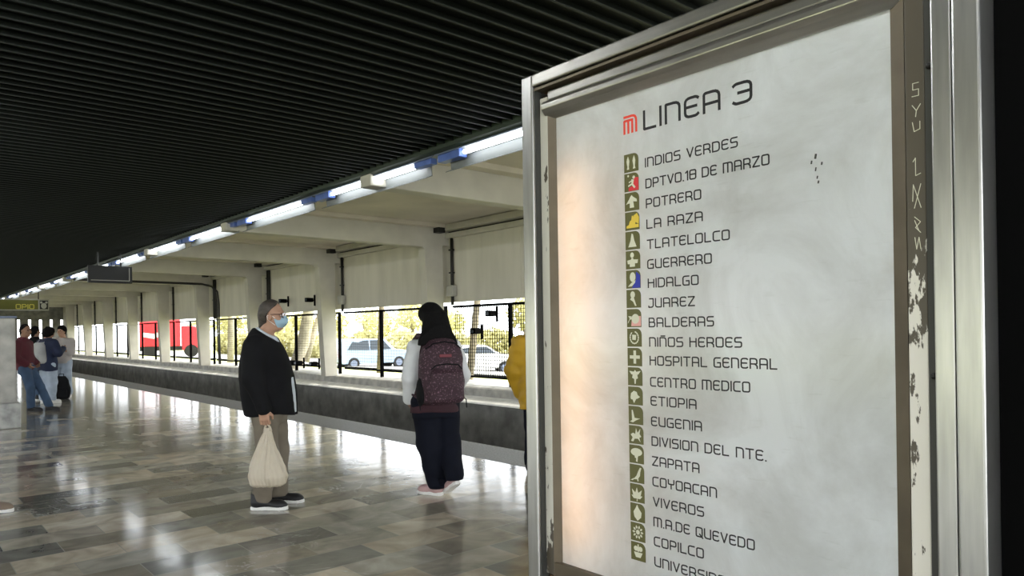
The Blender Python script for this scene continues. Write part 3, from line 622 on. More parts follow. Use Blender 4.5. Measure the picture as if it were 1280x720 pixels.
def car(label, loc, rz, paint, boxy=False):
    r = thing('parked_car', label, 'car', loc, rz)
    L_, Wd = 4.3, 1.75
    prof = [(-2.1, .35), (-2.12, .7), (-2.0, .88), (-1.05, .98), (-.45, 1.42), (1.2, 1.45), (1.9, 1.05), (2.08, .95), (2.12, .4), (1.9, .3), (-1.9, .3)]
    if boxy: prof = [(-2.1, .35), (-2.12, .75), (-1.95, .95), (-1.1, 1.05), (-.55, 1.62), (1.85, 1.66), (2.05, 1.1), (2.12, .4), (1.9, .3), (-1.9, .3)]
    n = len(prof); vs = []
    for yy, k in ((-Wd/2, 0), (-Wd/2+.04, 1), (Wd/2-.04, 1), (Wd/2, 0)):
        for x, z in prof:
            tuck = .16 if z > 1.2 else (0.02 if z > .9 else 0)
            yq = yy-(tuck if yy > 0 else -tuck); vs.append((x, yq, z))
    fs = []
    for a in range(3):
        for i in range(n): fs.append((a*n+i, a*n+(i+1) % n, (a+1)*n+(i+1) % n, (a+1)*n+i))
    fs += [tuple(range(n))[::-1], tuple(range(3*n, 4*n))]
    MB().add(vs, fs).build('car_body', paint, r, bevel=.03)
    top = 1.56 if boxy else 1.36
    for sy in (-1, 1):
        for q in ([(-.85, 1.05), (-.42, top), (.35, top), (.35, 1.05)], [(.42, 1.05), (.42, top), (1.3, top-.02), (1.62, 1.08)]):
            yb, yt = sy*(Wd/2-.005), sy*(Wd/2-.15)
            v = [(x, (yb if z < 1.1 else yt)+sy*.012, z) for x, z in q]; MB().add(v, [(0, 1, 2, 3)]).add([(a, b-sy*.02, c) for a, b, c in v], [(3, 2, 1, 0)]).build('side_window', M['glass'], r)
    v = [(-1.03, -.7, 1.03), (-1.03, .7, 1.03), (-.5, .58, top+.02), (-.5, -.58, top+.02)]; v = [(a-.03, b, c+.01) for a, b, c in v]
    MB().add(v, [(0, 1, 2, 3)]).build('windscreen', M['glass'], r)
    for x in (-1.3, 1.3):
        for sy in (-1, 1):
            w = MB().tube([(x, sy*(Wd/2-.2), .32), (x, sy*(Wd/2+.01), .32)], .32, 20).build('wheel', M['tyre'], r)
            MB().tube([(x, sy*(Wd/2+.0), .32), (x, sy*(Wd/2+.02), .32)], .19, 16).build('hubcap', M['housing'], w)
    for sy in (-1, 1): MB().ball((-2.08, sy*.6, .72), (.06, .17, .09)).build('headlight', M['white'], r, smooth=True)
    return r
p = on(464, 462, 40); car('blue grey parked car seen through the fence behind the slim trunk', (p.x, p.y, gz(p.x)+.02), TH*-1+pi*1.02+.5, M['carblue'], True)
p = on(596, 455, 36); car('white parked car seen through the wire mesh right of the backpack wearer', (p.x, p.y, gz(p.x)+.02), -TH+pi+.15, M['carwhite'])
p = on(214, 440, 52); tr = thing('box_truck', 'red box truck parked beyond the fence at the left', 'truck', (p.x, p.y, gz(p.x)), -TH+.45)
MB().box(-2.0, .6, -1.0, 1.0, .8, 2.85).build('cargo_box', M['truckred'], tr, bevel=.05)
MB().prism([(.7, .5), (1.9, .5), (1.95, 1.3), (1.6, 2.2), (.7, 2.25)], 'y', -.95, .95).build('cab', M['truckred'], tr, bevel=.06)
MB().box(-2.0, 1.9, -.9, .9, .5, .8).build('chassis', M['black'], tr)
MB().add([(1.945, -.8, 1.35), (1.945, .8, 1.35), (1.65, .75, 2.1), (1.65, -.75, 2.1)], [(0, 1, 2, 3)]).build('windscreen', M['glass'], tr)
mb = MB(); mb.add([(-1.8, -1.012, 1.5), (-1.1, -1.012, 1.35), (-.3, -1.012, 1.7), (-.3, -1.012, 2.0), (-1.1, -1.012, 1.7), (-1.8, -1.012, 1.8)], [(0, 1, 2, 3, 4, 5)]); mb.build('white_stripe', M['white'], tr)
for x in (-1.4, 1.3):
    for sy in (-1, 1): MB().tube([(x, sy*.7, .45), (x, sy*.98, .45)], .45, 20).build('wheel', M['tyre'], tr)

# ------------------------------------------------------------------ people: smooth blended surfaces (signed distance fields, surface nets)
class Sdf:
    def __init__(s, lo, hi, h):
        s.lo = np.array(lo, float); s.h = h; n = np.ceil((np.array(hi)-s.lo)/h).astype(int)+1
        s.ax = [s.lo[i]+h*np.arange(n[i]) for i in range(3)]; s.F = np.full(n, 1.0)
    def _sl(s, lo, hi, m):
        return tuple(slice(max(0, int((lo[i]-m-s.lo[i])/s.h)), max(0, int((hi[i]+m-s.lo[i])/s.h)+2)) for i in range(3))
    def u(s, prim, k=.02, sub=False):
        fn, lo, hi = prim; sl = s._sl(lo, hi, k+3*s.h)
        X, Y, Z = np.meshgrid(s.ax[0][sl[0]], s.ax[1][sl[1]], s.ax[2][sl[2]], indexing='ij')
        if X.size == 0: return s
        d = fn(X, Y, Z); a = s.F[sl]
        if sub: s.F[sl] = np.maximum(a, -d)
        else:
            g = np.maximum(k-np.abs(a-d), 0)/k if k > 0 else 0; s.F[sl] = np.minimum(a, d)-g*g*k*.25
        return s
    def cut(s, fn):
        X, Y, Z = np.meshgrid(*s.ax, indexing='ij'); s.F = np.maximum(s.F, fn(X, Y, Z)); return s
    def wrinkle(s, amp, f=18, vert=.5, seed=0, zfade=None):
        X, Y, Z = np.meshgrid(*s.ax, indexing='ij'); o = seed*1.7
        w = np.sin(f*X+3*np.sin(f*.4*Z*vert+o)+o)*np.sin(f*.8*Y+2.2*np.sin(f*.5*Z*vert+1.3*o)+2*o)+.6*np.sin(f*1.7*vert*Z+4*np.sin(f*.35*X+o)+3*np.sin(f*.3*Y))
        if zfade: w = w*np.interp(Z, zfade[0], zfade[1])
        s.F = s.F+amp*w; return s
    def mesh(s, name, m, parent=None, loc=None):
        F = s.F; F[0] = F[-1] = 1; F[:, 0] = F[:, -1] = 1; F[:, :, 0] = F[:, :, -1] = 1
        S = F < 0; cnt = sum(S[i:S.shape[0]-1+i, j:S.shape[1]-1+j, k:S.shape[2]-1+k].astype(np.int8) for i in (0, 1) for j in (0, 1) for k in (0, 1))
        act = (cnt > 0) & (cnt < 8); ci = np.argwhere(act); n = len(ci); idx = np.full(act.shape, -1, int); idx[act] = np.arange(n)
        pos = np.zeros((n, 3)); wt = np.zeros((n, 1))
        cor = [(i, j, k) for i in (0, 1) for j in (0, 1) for k in (0, 1)]
        for a in cor:
            for ax in range(3):
                if a[ax]: continue
                b = list(a); b[ax] = 1; A = ci+np.array(a); B = ci+np.array(b)
                fa = F[A[:, 0], A[:, 1], A[:, 2]]; fb = F[B[:, 0], B[:, 1], B[:, 2]]; mk = (fa < 0) != (fb < 0)
                t = (fa/(fa-fb+1e-12))[:, None]; p = np.array(a)+t*(np.array(b)-np.array(a)); pos[mk] += p[mk]; wt[mk] += 1
        V_ = (pos/np.maximum(wt, 1)+ci)*s.h+s.lo
        Q = []
        for ax in range(3):
            sl0 = [slice(None)]*3; sl1 = [slice(None)]*3; sl0[ax] = slice(0, -1); sl1[ax] = slice(1, None)
            ch = S[tuple(sl0)] != S[tuple(sl1)]; e = np.argwhere(ch)
            o1, o2 = [(1, 2), (2, 0), (0, 1)][ax]
            e = e[(e[:, o1] > 0) & (e[:, o2] > 0)]
            if not len(e): continue
            d1 = np.zeros(3, int); d1[o1] = 1; d2 = np.zeros(3, int); d2[o2] = 1
            g = lambda q: idx[q[:, 0], q[:, 1], q[:, 2]]
            ins = S[e[:, 0], e[:, 1], e[:, 2]]
            quad = np.stack([g(e-d1-d2), g(e-d2), g(e), g(e-d1)], 1); quad[~ins] = quad[~ins][:, ::-1]; Q.append(quad)
        Q = np.concatenate(Q); Q = Q[(Q >= 0).all(1)]
        me = bpy.data.meshes.new(name); me.vertices.add(n); me.vertices.foreach_set('co', V_.ravel())
        me.loops.add(len(Q)*4); me.loops.foreach_set('vertex_index', Q.ravel()); me.polygons.add(len(Q))
        me.polygons.foreach_set('loop_start', np.arange(len(Q))*4); me.polygons.foreach_set('loop_total', np.full(len(Q), 4)); me.polygons.foreach_set('use_smooth', np.ones(len(Q), bool))
        me.update(); me.validate(); me.materials.append(m)
        o = bpy.data.objects.new(name, me); C.objects.link(o)
        if parent: o.parent = parent
        if loc: o.location = loc
        return o
def rc(a, b, ra, rb):
    a = np.array(a, float); b = np.array(b, float); ab = b-a; L2 = max(ab@ab, 1e-9)
    def fn(X, Y, Z):
        t = np.clip(((X-a[0])*ab[0]+(Y-a[1])*ab[1]+(Z-a[2])*ab[2])/L2, 0, 1)
        return np.sqrt((X-a[0]-t*ab[0])**2+(Y-a[1]-t*ab[1])**2+(Z-a[2]-t*ab[2])**2)-(ra+(rb-ra)*t)
    r = max(ra, rb); return fn, np.minimum(a, b)-r, np.maximum(a, b)+r
def el(c, r, R=None):
    c = np.array(c, float); r = np.array(r, float)
    def fn(X, Y, Z):
        x, y, z = X-c[0], Y-c[1], Z-c[2]
        if R is not None: x, y, z = (R[0][0]*x+R[1][0]*y+R[2][0]*z, R[0][1]*x+R[1][1]*y+R[2][1]*z, R[0][2]*x+R[1][2]*y+R[2][2]*z)
        k0 = np.sqrt((x/r[0])**2+(y/r[1])**2+(z/r[2])**2); k1 = np.sqrt((x/r[0]**2)**2+(y/r[1]**2)**2+(z/r[2]**2)**2)+1e-9
        return k0*(k0-1)/k1
    m = max(r) if R is not None else r; return fn, c-m, c+m
def rbox(c, hf, r, R=None):
    c = np.array(c, float)
    def fn(X, Y, Z):
        x, y, z = X-c[0], Y-c[1], Z-c[2]
        if R is not None: x, y, z = (R[0][0]*x+R[1][0]*y+R[2][0]*z, R[0][1]*x+R[1][1]*y+R[2][1]*z, R[0][2]*x+R[1][2]*y+R[2][2]*z)
        qx, qy, qz = np.abs(x)-hf[0]+r, np.abs(y)-hf[1]+r, np.abs(z)-hf[2]+r
        return np.sqrt(np.maximum(qx, 0)**2+np.maximum(qy, 0)**2+np.maximum(qz, 0)**2)+np.minimum(np.maximum(qx, np.maximum(qy, qz)), 0)-r
    m = np.linalg.norm(hf) if R is not None else np.array(hf); return fn, c-m, c+m
def loft(lv, grow=0.0, p=2.3):
    lv = sorted(lv); zs_ = [l[0] for l in lv]; cols = [[l[i] for l in lv] for i in range(1, 5)]
    def fn(X, Y, Z):
        cx, cy, rx, ry = [np.interp(Z, zs_, c) for c in cols]; rx = rx+grow; ry = ry+grow
        k = ((np.abs(X-cx)/rx)**p+(np.abs(Y-cy)/ry)**p)**(1/p)
        return np.maximum((k-1)*np.minimum(rx, ry), np.maximum(zs_[0]-Z, Z-zs_[-1]))
    mx = max(l[3] for l in lv)+grow; my = max(l[4] for l in lv)+grow
    return fn, np.array([min(cols[0])-mx, min(cols[1])-my, zs_[0]]), np.array([max(cols[0])+mx, max(cols[1])+my, zs_[-1]])
def strip(lv, grow, hw):
    fn0, lo, hi = loft(lv, grow)
    return (lambda X, Y, Z: np.maximum(np.maximum(fn0(X, Y, Z), np.abs(X)-hw), .02-Y)), lo, hi
def unit(v): v = np.array(v, float); return v/np.linalg.norm(v)
def hand(S, w, d, n, t, curl=(.25, .45, .35), sc=1.0):
    """palm, four bent fingers, thumb from the side of the palm; d along the hand, n palm normal, t thumb side"""
    w = np.array(w, float); d = unit(d); n = unit(np.array(n)-d*(np.array(n)@d)); t = unit(np.array(t)-d*(np.array(t)@d)-n*(np.array(t)@n)); R = np.stack([t, n, d], 1)
    S.u(rc(w-d*.02, w+d*.03, .026*sc, .028*sc), .015)
    S.u(rbox(w+d*.048*sc, (.041*sc, .0145*sc, .045*sc), .013*sc, R), .012)
    for off, L in ((.031, .070), (.0105, .079), (-.0105, .073), (-.031, .058)):
        p = w+d*.088*sc+t*off*sc; a = 0
        for j, (fr, r0_, r1_) in enumerate(((.45, .0100, .0092), (.31, .0092, .0086), (.24, .0086, .0072))):
            a += curl[j]; q = p+(d*cos(a)+n*sin(a))*L*fr*sc; S.u(rc(p, q, r0_*sc, r1_*sc), .003); p = q
    p = w+d*.022*sc+t*.034*sc; q = p+unit(d*.75+t*.55+n*.45)*.042*sc; S.u(rc(p, q, .0135*sc, .0115*sc), .008)
    q2 = q+unit(d*.9+n*.6-t*.1)*.032*sc; S.u(rc(q, q2, .0112*sc, .009*sc), .004)
def head_sdf(S, c, yaw=0, pitch=0, neck=None, sc=1.0):
    R = np.array(Matrix.Rotation(yaw, 3, 'Z') @ Matrix.Rotation(pitch, 3, 'X')); c = np.array(c, float)
    T = lambda *p: c+R@(np.array(p)*sc)
    E_ = lambda p, r: el(T(*p), np.array(r)*sc, R)
    S.u(E_((0, -.010, .028), (.074, .092, .095)), .02); S.u(E_((0, .022, -.035), (.060, .070, .085)), .03); S.u(E_((0, .052, -.092), (.032, .032, .026)), .03)
    S.u(E_((0, .068, .028), (.052, .02, .014)), .02)
    S.u(rc(T(0, .085, .014), T(0, .107, -.022), .008*sc, .0135*sc), .012)
    S.u(E_((0, .083, -.058), (.025, .012, .006)), .006); S.u(E_((0, .081, -.070), (.021, .012, .007)), .006)
    for x in (-1, 1):
        S.u(E_((x*.075, -.004, -.006), (.010, .022, .033)), .006); S.u(E_((x*.031, .093, .010), (.016, .016, .010)), .0, True); S.u(E_((x*.040, .062, -.022), (.024, .022, .02)), .02)
    if neck is not None: S.u(rc(T(0, -.022, -.075), neck, .056*sc, .064*sc), .03)
    return T, R
def shoe(parent, heel, yaw, pitch, up_m, sole_m, h, L=.29, roll=0, lace=None):
    S = Sdf((-.065, -.02, 0), (.065, L+.03, .17), h)
    S.u(el((0, .055, .055), (.037, .055, .06)), .01); S.u(rc((0, .06, .06), (0, L-.065, .040), .041, .034), .03); S.u(el((0, L-.07, .036), (.046, .068, .036)), .03)
    S.u(rc((0, .05, .07), (0, .045, .125), .043, .046), .03); S.u(rc((0, .045, .10), (0, .045, .17), .03, .03), 0, True); S.cut(lambda X, Y, Z: np.maximum(.022-Z, Z-.135+.25*np.maximum(0, Y-.05)))
    o = S.mesh('shoe', up_m, parent, heel); o.rotation_euler = (pitch, roll, yaw)
    ol = [(.036, .02), (.040, .08), (.036, .13), (.046, L-.09), (.045, L-.05), (.030, L-.012), (0, L+.004)]
    ol = ol+[(-x, y) for x, y in ol[-2::-1]]+[(-.022, -.002), (.022, -.002)]
    MB().prism(ol, 'z', 0, .030).build('shoe_sole', sole_m, o, bevel=.006)
    if lace:
        l = MB()
        for i in range(4): y = .115+i*.022; l.tube([(-.028, y, .082-i*.007), (0, y+.004, .098-i*.0085), (.028, y, .082-i*.007)], .003, 6)
        l.build('laces', lace, o)
    return o

def figure(label, loc, rz, sp, group=None):
    h = sp.get('h', .008); r = thing('person', label, 'person', loc, rz, group)
    lo = sp.get('lo', (-.42, -.45, 0)); hi = sp.get('hi', (.42, .45, 1.85))
    # body: one continuous skin surface under the clothes
    B = Sdf(lo, hi, sp.get('hb', h))
    for S_ in ('R', 'L'):
        hp, kn, an = sp['leg'+S_]; q = sp['leg_r']
        B.u(rc(hp, kn, q[0]-.025, q[1]-.02), .02); B.u(rc(kn, an, q[1]-.022, .036), .02)
        sh, eb, wr = sp['arm'+S_]
        B.u(rc(sh, eb, .044, .037), .02); B.u(rc(eb, wr, .037, .027), .015)
        if ('hand'+S_) in sp: hand(B, wr, *sp['hand'+S_])
    B.u(loft([l_ for l_ in sp['torso'] if l_[0] > .9], -.028), .03); B.u(loft(sp['hips'], -.03), .03)
    hc = sp['head']; nk = sp['neck']; T, R = head_sdf(B, hc, sp.get('yaw', 0), sp.get('pitch', 0), nk)
    B.mesh('body', sp['skin'], r)
    # trousers
    P_ = Sdf(lo, hi, h); P_.u(loft(sp['hips']), .03)
    for S_ in ('R', 'L'):
        hp, kn, an = sp['leg'+S_]; q = sp['leg_r']; P_.u(rc(hp, kn, q[0], q[1]), .035); P_.u(rc(kn, an, q[1], q[2]), .03)
    for S_ in ('R', 'L'):
        an = np.array(sp['leg'+S_][2]); kn = np.array(sp['leg'+S_][1]); d = unit(kn-an); ct = an-d*sp.get('cuff', .03)
        nrm = d if sp.get('tiltcuff') else np.array((0, 0, 1.)); hfw = q[2]+.05
        P_.u((lambda X, Y, Z, c=ct, n=nrm: np.maximum((X-c[0])*n[0]+(Y-c[1])*n[1]+(Z-c[2])*n[2], np.sqrt((X-c[0])**2+(Y-c[1])**2+(Z-c[2])**2)-.16), ct-.16, ct+.16), 0, True)
    P_.wrinkle(sp.get('pw', .004), 22, .8, 1, ([0, .25, .5, .9], [1.6, 1.2, .5, .3])); P_.mesh('trousers', sp['trousers'], r)
    # upper garments
    for g in sp['tops']:
        J = Sdf(lo, hi, h); J.u(loft(g.get('torso', sp['torso']), g.get('grow', 0)), .02)
        if g.get('sleeves'):
            a, b, c = g['sleeves']; fr = g.get('sleeve_len', 1)
            for S_ in ('R', 'L'):
                sh, eb, wr = [np.array(q_) for q_ in sp['arm'+S_]]
                J.u(rc(sh, eb if fr >= 1 else sh+(eb-sh)*fr*2, a, b), .05)
                if fr >= 1: J.u(rc(eb, wr-(wr-eb)*.04, b, c), .03)
        if g.get('collar'):
            cz, rr, hh = g['collar']; c0 = np.array(nk); J.u(loft([(c0[2]-.03, 0, c0[1], rr+.025, rr+.025), (c0[2]+hh, 0, c0[1]+.01, rr, rr)]), .02)
            J.u(rc((0, c0[1]+.02, c0[2]+hh-.03), (0, c0[1]+.03, c0[2]+hh+.1), rr-.016, rr+.0), 0, True)
        for pr in g.get('extra', []): J.u(*pr)
        if 'slope' in g: a_, b_ = g['slope']; J.cut(lambda X, Y, Z: (Z-a_+b_*(Y+.10))*.85)
        if 'hem' in g: hz = g['hem']; J.cut(lambda X, Y, Z: hz-Z-.012*np.sin(9*X+2)*np.sin(7*Y))
        J.wrinkle(g.get('w', .004), g.get('f', 16), g.get('vert', .55), g.get('seed', 2))
        for pr in g.get('cutout', []): J.u(pr, 0, True)
        J.mesh(g['name'], g['mat'], r)
    # hair
    if 'hair' in sp:
        hm, fn = sp['hair']; c = np.array(hc); Hs = Sdf(c-np.array((.24, .26, .42)), c+np.array((.24, .2, .2)), sp.get('hh', h)); fn(Hs, T, R, c); Hs.mesh('hair', hm, r)
    for S_ in ('R', 'L'):
        hl, yw, pt = sp['shoe'+S_]; shoe(r, hl, yw, pt, sp['shoe_m'][0], sp['shoe_m'][1], min(h, .007), sp.get('shoe_L', .29), 0, sp['shoe_m'][2] if len(sp['shoe_m']) > 2 else None)
    return r, T, R
def short_hair(y0=((-.15, -.02, .03, .08, .14), (-.02, -.008, .012, .05, .075)), puff=.006, nape=True):
    def fn(S, T, R, c):
        S.u(el(T(0, -.012, .032), (.077+puff, .096+puff, .097+puff), R), .01)
        if nape: S.u(rc(T(0, -.060, -.01), T(0, -.072, -.085), .058, .040), .03)
        Ri = R.T
        def cutf(X, Y, Z):
            x, y, z = X-c[0], Y-c[1], Z-c[2]; yl = Ri[1][0]*x+Ri[1][1]*y+Ri[1][2]*z; zl = Ri[2][0]*x+Ri[2][1]*y+Ri[2][2]*z
            return yl-np.interp(zl, *y0)
        S.cut(cutf); S.wrinkle(.0022, 70, .2, 3)
    return fn
SKIN = mat('skin_tan', (.40, .23, .15), .55, vary=.06, vscale=20); SKIN2 = mat('skin_brown', (.28, .155, .10), .55, vary=.06, vscale=20)
HAIRB = mat('black_hair', (.006, .0055, .0055), .8, vary=.3, vscale=60, spec=.1); HAIRG = mat('greying_brown_hair', (.055, .045, .036), .6, vary=.45, vscale=45, stretch=(1, .3, 1))
JEAN = mat('light_blue_denim', (.36, .42, .50), .85, vary=.18, vscale=6); JEAN2 = mat('blue_denim', (.045, .08, .14), .85, vary=.25, vscale=6)
WSOLE = mat('white_rubber', (.72, .71, .68), .6); BLK = mat('black_fabric', (.008, .008, .009), .9, vary=.2, vscale=8, spec=.15); BLKSHOE = mat('black_shoe', (.012, .012, .013), .5)
NAVY = mat('navy_fabric', (.0055, .0065, .012), .9, vary=.2, vscale=8, spec=.15); KHAKI = mat('khaki_fabric', (.165, .14, .105), .85, vary=.12, vscale=9)
WHITEF = mat('white_knit', (.66, .67, .67), .85, vary=.06, vscale=10, bump=.1, bscale=90); MAROON = mat('maroon_fabric', (.032, .008, .013), .8, vary=.2, vscale=8)

# --- the man with the mask, in profile
fr = Vector((.752, -.660)); man_rz = atan2(-fr.x, fr.y)+.04
man_loc = WP(334, 634, 1); mloc = Vector((2.44, 5.85, 0))
mt = [(.76, 0, .008, .20, .205), (.85, 0, -.002, .225, .215), (.95, 0, -.012, .235, .220), (1.08, 0, -.022, .235, .213), (1.21, 0, -.034, .225, .188), (1.32, 0, -.050, .205, .160), (1.39, 0, -.058, .175, .130), (1.44, 0, -.055, .130, .105), (1.475, 0, -.048, .092, .088)]
man = dict(h=.007, hb=.0045, hh=.0045, lo=(-.38, -.34, 0), hi=(.38, .34, 1.78), skin=SKIN, torso=mt, hips=[(.70, 0, -.01, .15, .115), (.86, 0, -.005, .18, .15), (.98, 0, 0, .18, .15)],
    head=(0, .03, 1.585), neck=(0, -.045, 1.41), yaw=0, pitch=-.03,
    legR=((.095, -.02, .84), (.10, .0, .47), (.10, -.045, .10)), legL=((-.095, 0, .84), (-.10, .03, .47), (-.10, .03, .10)), leg_r=(.108, .086, .076), cuff=.035, pw=.005,
    armR=((.195, -.06, 1.335), (.262, -.06, 1.08), (.262, .025, .835)), armL=((-.195, -.06, 1.335), (-.255, -.07, 1.08), (-.25, .0, .835)),
    handR=((0, .05, -1), (-1, .0, 0), (0, 1, 0), (.35, 1.35, 1.2)), handL=((0, .05, -1), (1, 0, 0), (0, 1, 0), (.3, .5, .4)),
    trousers=KHAKI, tops=[
      dict(name='shirt', mat=mat('pale_blue_shirt', (.58, .63, .68), .8), grow=-.026, hem=.79, w=.002, collar=(0, .070, .085), slope=(1.508, .62), extra=[(strip(mt, -.004, .036), .01)]),
      dict(name='jacket', mat=BLK, sleeves=(.098, .082, .062), hem=.775, w=.0055, f=15, collar=(0, .088, .075), slope=(1.482, .62), cutout=[rbox((0, .24, .90), (.038, .17, .17), .01)])],
    hair=(HAIRG, short_hair(((-.16, -.10, -.05, .0, .03, .055, .085, .14), (-.028, -.03, -.034, -.030, -.016, .004, .034, .055)), .012)),
    shoeR=((.105, -.135, 0), -.05, 0), shoeL=((-.10, -.06, 0), .05, 0), shoe_m=(BLKSHOE, WSOLE, mat('white_laces', (.6, .6, .58), .7)), shoe_L=.30)
mr, T, R = figure('man in black jacket and blue face mask standing in profile with a plastic bag', mloc, man_rz, man)
MASK = mat('mask_light_blue', (.30, .45, .54), .8, bump=.25, bscale=14, stretch=(.2, .2, 6))
S = Sdf(np.array(man['head'])-.14, np.array(man['head'])+.16, .004); S.u(el(T(0, .030, -.045), (.068, .088, .066), R), .01); S.u(el(T(0, .088, -.03), (.03, .036, .035), R), .03)
S.cut(lambda X, Y, Z: np.maximum(np.maximum(.035-(Y-man['head'][1])-.35*(Z-1.585+.05), (Z-1.585)+.008-.12*(Y-.06)), -.115-(Z-1.585)))
mk = S.mesh('face_mask', MASK, mr)
for x in (-1, 1):
    MB().tube([tuple(T(x*.060, .045, -.02)), tuple(T(x*.080, .0, .012)), tuple(T(x*.084, -.022, .0)), tuple(T(x*.078, -.018, -.03)), tuple(T(x*.058, .04, -.075))], .0022, 6).build('ear_loop', M['white'], mk)
    MB().ball(tuple(T(x*.031, .076, .010)), .0125, 10, 7).build('eye', M['white'], mr, smooth=True)
gl = MB()
for x in (-1, 1):
    lp = [tuple(T(x*.034+.027*cos(a)*(1+.12*abs(sin(2*a))), .103-.012*abs(cos(a)), .008+.020*sin(a)*(1+.12*abs(sin(2*a))))) for a in [i*2*pi/16 for i in range(17)]]
    gl.tube(lp, .0028, 6); gl.tube([tuple(T(x*.062, .094, .016)), tuple(T(x*.078, .04, .016)), tuple(T(x*.081, -.01, .010))], .003, 6)
gl.tube([tuple(T(-.008, .106, .012)), tuple(T(.008, .106, .012))], .0026, 6)
g_o = gl.build('eyeglasses', mat('tortoise_frame', (.07, .03, .02), .3), mr)
for x in (-1, 1): MB().prism([(p[0]*.025, p[1]*.019) for p in circ(0, 0, 1)], 'y', -.0006, .0006).build('lens', mat('lens_tint', (.35, .28, .24), .05), g_o, loc=tuple(T(x*.034, .096, .008)))

# --- the white plastic bag in his hand (local frame of the man)
def rot2(v, a): return Vector((v[0]*cos(a)-v[1]*sin(a), v[0]*sin(a)+v[1]*cos(a), v[2]))
bl = mloc+rot2((.235, .045, .222), man_rz)
bag = thing('plastic_bag', 'full cream white plastic carrier bag hanging from the hand of the masked man', 'bag', bl, man_rz); bag.scale = (1, .96, .86)
S = Sdf((-.16, -.24, -.02), (.18, .24, .62), .006)
S.u(loft([(0, 0, -.01, .07, .125), (.02, 0, -.005, .095, .150), (.09, .005, 0, .10, .158), (.18, .005, -.01, .092, .143), (.27, 0, -.015, .075, .112), (.35, 0, -.015, .056, .082), (.42, 0, -.01, .038, .056), (.49, 0, 0, .024, .036), (.54, 0, 0, .014, .026)], 0, 2.1), .02)
S.u(el((.02, .03, .09), (.09, .10, .08)), .03); S.u(el((-.01, -.07, .10), (.09, .08, .09)), .03)
Xg, Yg, Zg = np.meshgrid(*S.ax, indexing='ij'); ang = np.arctan2(Yg, Xg); S.F += .006*np.sin(9*ang+1.5*np.sin(7*Zg)+1)*np.interp(Zg, [0, .12, .3, .5], [.25, .5, 1.1, .7])+.0022*np.sin(23*ang+3*np.sin(9*Zg)); S.wrinkle(.0018, 45, .8, 5)
BAGM = mat('cream_plastic_film', (.74, .67, .54), .38, trans=.4, bump=.25, bscale=22, stretch=(1, 1, .25)); S.mesh('bag_body', BAGM, bag)
for dy in (-1, 1):
    MB().tube([(.0, dy*.022, .51), (.004, dy*.020, .545), (.012, dy*.008, .570), (.012, 0, .574)], [.016, .010, .008, .008], 8).build('bag_handle', BAGM, bag, smooth=True)

# --- the person with the burgundy backpack, seen from behind
wrz = radians(-13); wloc = Vector((3.64, 5.18, 0))
wt = [(.72, 0, .0, .215, .150), (.85, 0, .0, .205, .145), (1.0, 0, .0, .195, .135), (1.15, 0, 0, .20, .14), (1.27, 0, -.005, .205, .125), (1.345, 0, -.01, .175, .10), (1.40, 0, 0, .085, .07)]
def long_hair(S, T, R, c):
    S.u(el(T(-.008, -.012, .022), (.108, .112, .102), R), .01); S.u(loft([(c[2]-.25, -.045, -.20, .185, .085), (c[2]-.20, -.04, -.175, .168, .10), (c[2]-.14, -.025, -.13, .138, .105), (c[2]-.07, -.01, -.075, .122, .105), (c[2]+.03, -.005, -.03, .108, .095)], 0, 2.1), .06)
    S.cut(lambda X, Y, Z: (Y-c[1])-np.interp(Z-c[2], (-.3, -.1, .03, .09, .14), (.05, .03, .05, .085, .09))); S.wrinkle(.002, 55, .05, 3)
wm = dict(h=.007, hb=.006, lo=(-.42, -.36, 0), hi=(.42, .34, 1.76), skin=SKIN2, torso=wt, hips=[(.70, 0, 0, .185, .13), (.85, 0, 0, .20, .145), (.96, 0, 0, .185, .13)],
    head=(0, .065, 1.572), neck=(0, .01, 1.39), pitch=-.08,
    legL=((-.095, .0, .84), (-.05, .04, .46), (.018, .03, .115)), legR=((.095, -.01, .84), (.135, .03, .47), (.112, -.14, .20)), leg_r=(.122, .102, .086), cuff=.055, pw=.005,
    armL=((-.185, 0, 1.30), (-.245, -.02, 1.045), (-.205, .09, .845)), armR=((.185, 0, 1.30), (.25, -.05, 1.05), (.205, .07, .86)),
    handL=((.35, .45, -.8), (1, 0, .3), (0, 1, 0), (.2, .3, .2)), handR=((-.35, .45, -.8), (-1, 0, .3), (0, 1, 0), (.2, .3, .2)),
    trousers=NAVY, tops=[dict(name='cardigan', mat=WHITEF, grow=-.012, sleeves=(.072, .064, .055), hem=.80, w=.005, f=24), dict(name='vest', mat=MAROON, grow=.006, hem=.735, w=.004, seed=4)],
    hair=(HAIRB, long_hair), shoeL=((.045, -.02, 0), radians(32), 0), shoeR=((.118, -.20, .125), radians(4), -.50), shoe_m=(mat('dusty_pink_shoe', (.46, .30, .29), .7), WSOLE), shoe_L=.26)
wr_, T, R = figure('person seen from behind with long black hair, white sleeves and dark wide trousers', wloc, wrz, wm)
bp = thing('backpack', 'speckled burgundy backpack worn by the long haired person in white sleeves', 'backpack', wloc+rot2((-.015, -.135, .82), wrz), wrz)
BPM = backpack_mat()
S = Sdf((-.26, -.26, -.06), (.26, .16, .66), .007); S.u(loft([(0, 0, -.04, .15, .08), (.03, 0, -.05, .185, .105), (.2, 0, -.06, .195, .120), (.38, 0, -.05, .185, .105), (.48, 0, -.04, .165, .085), (.54, 0, -.025, .13, .055), (.57, 0, -.01, .08, .02)], 0, 3), .03); S.wrinkle(.004, 20, .7, 2); bb = S.mesh('main_compartment', BPM, bp)
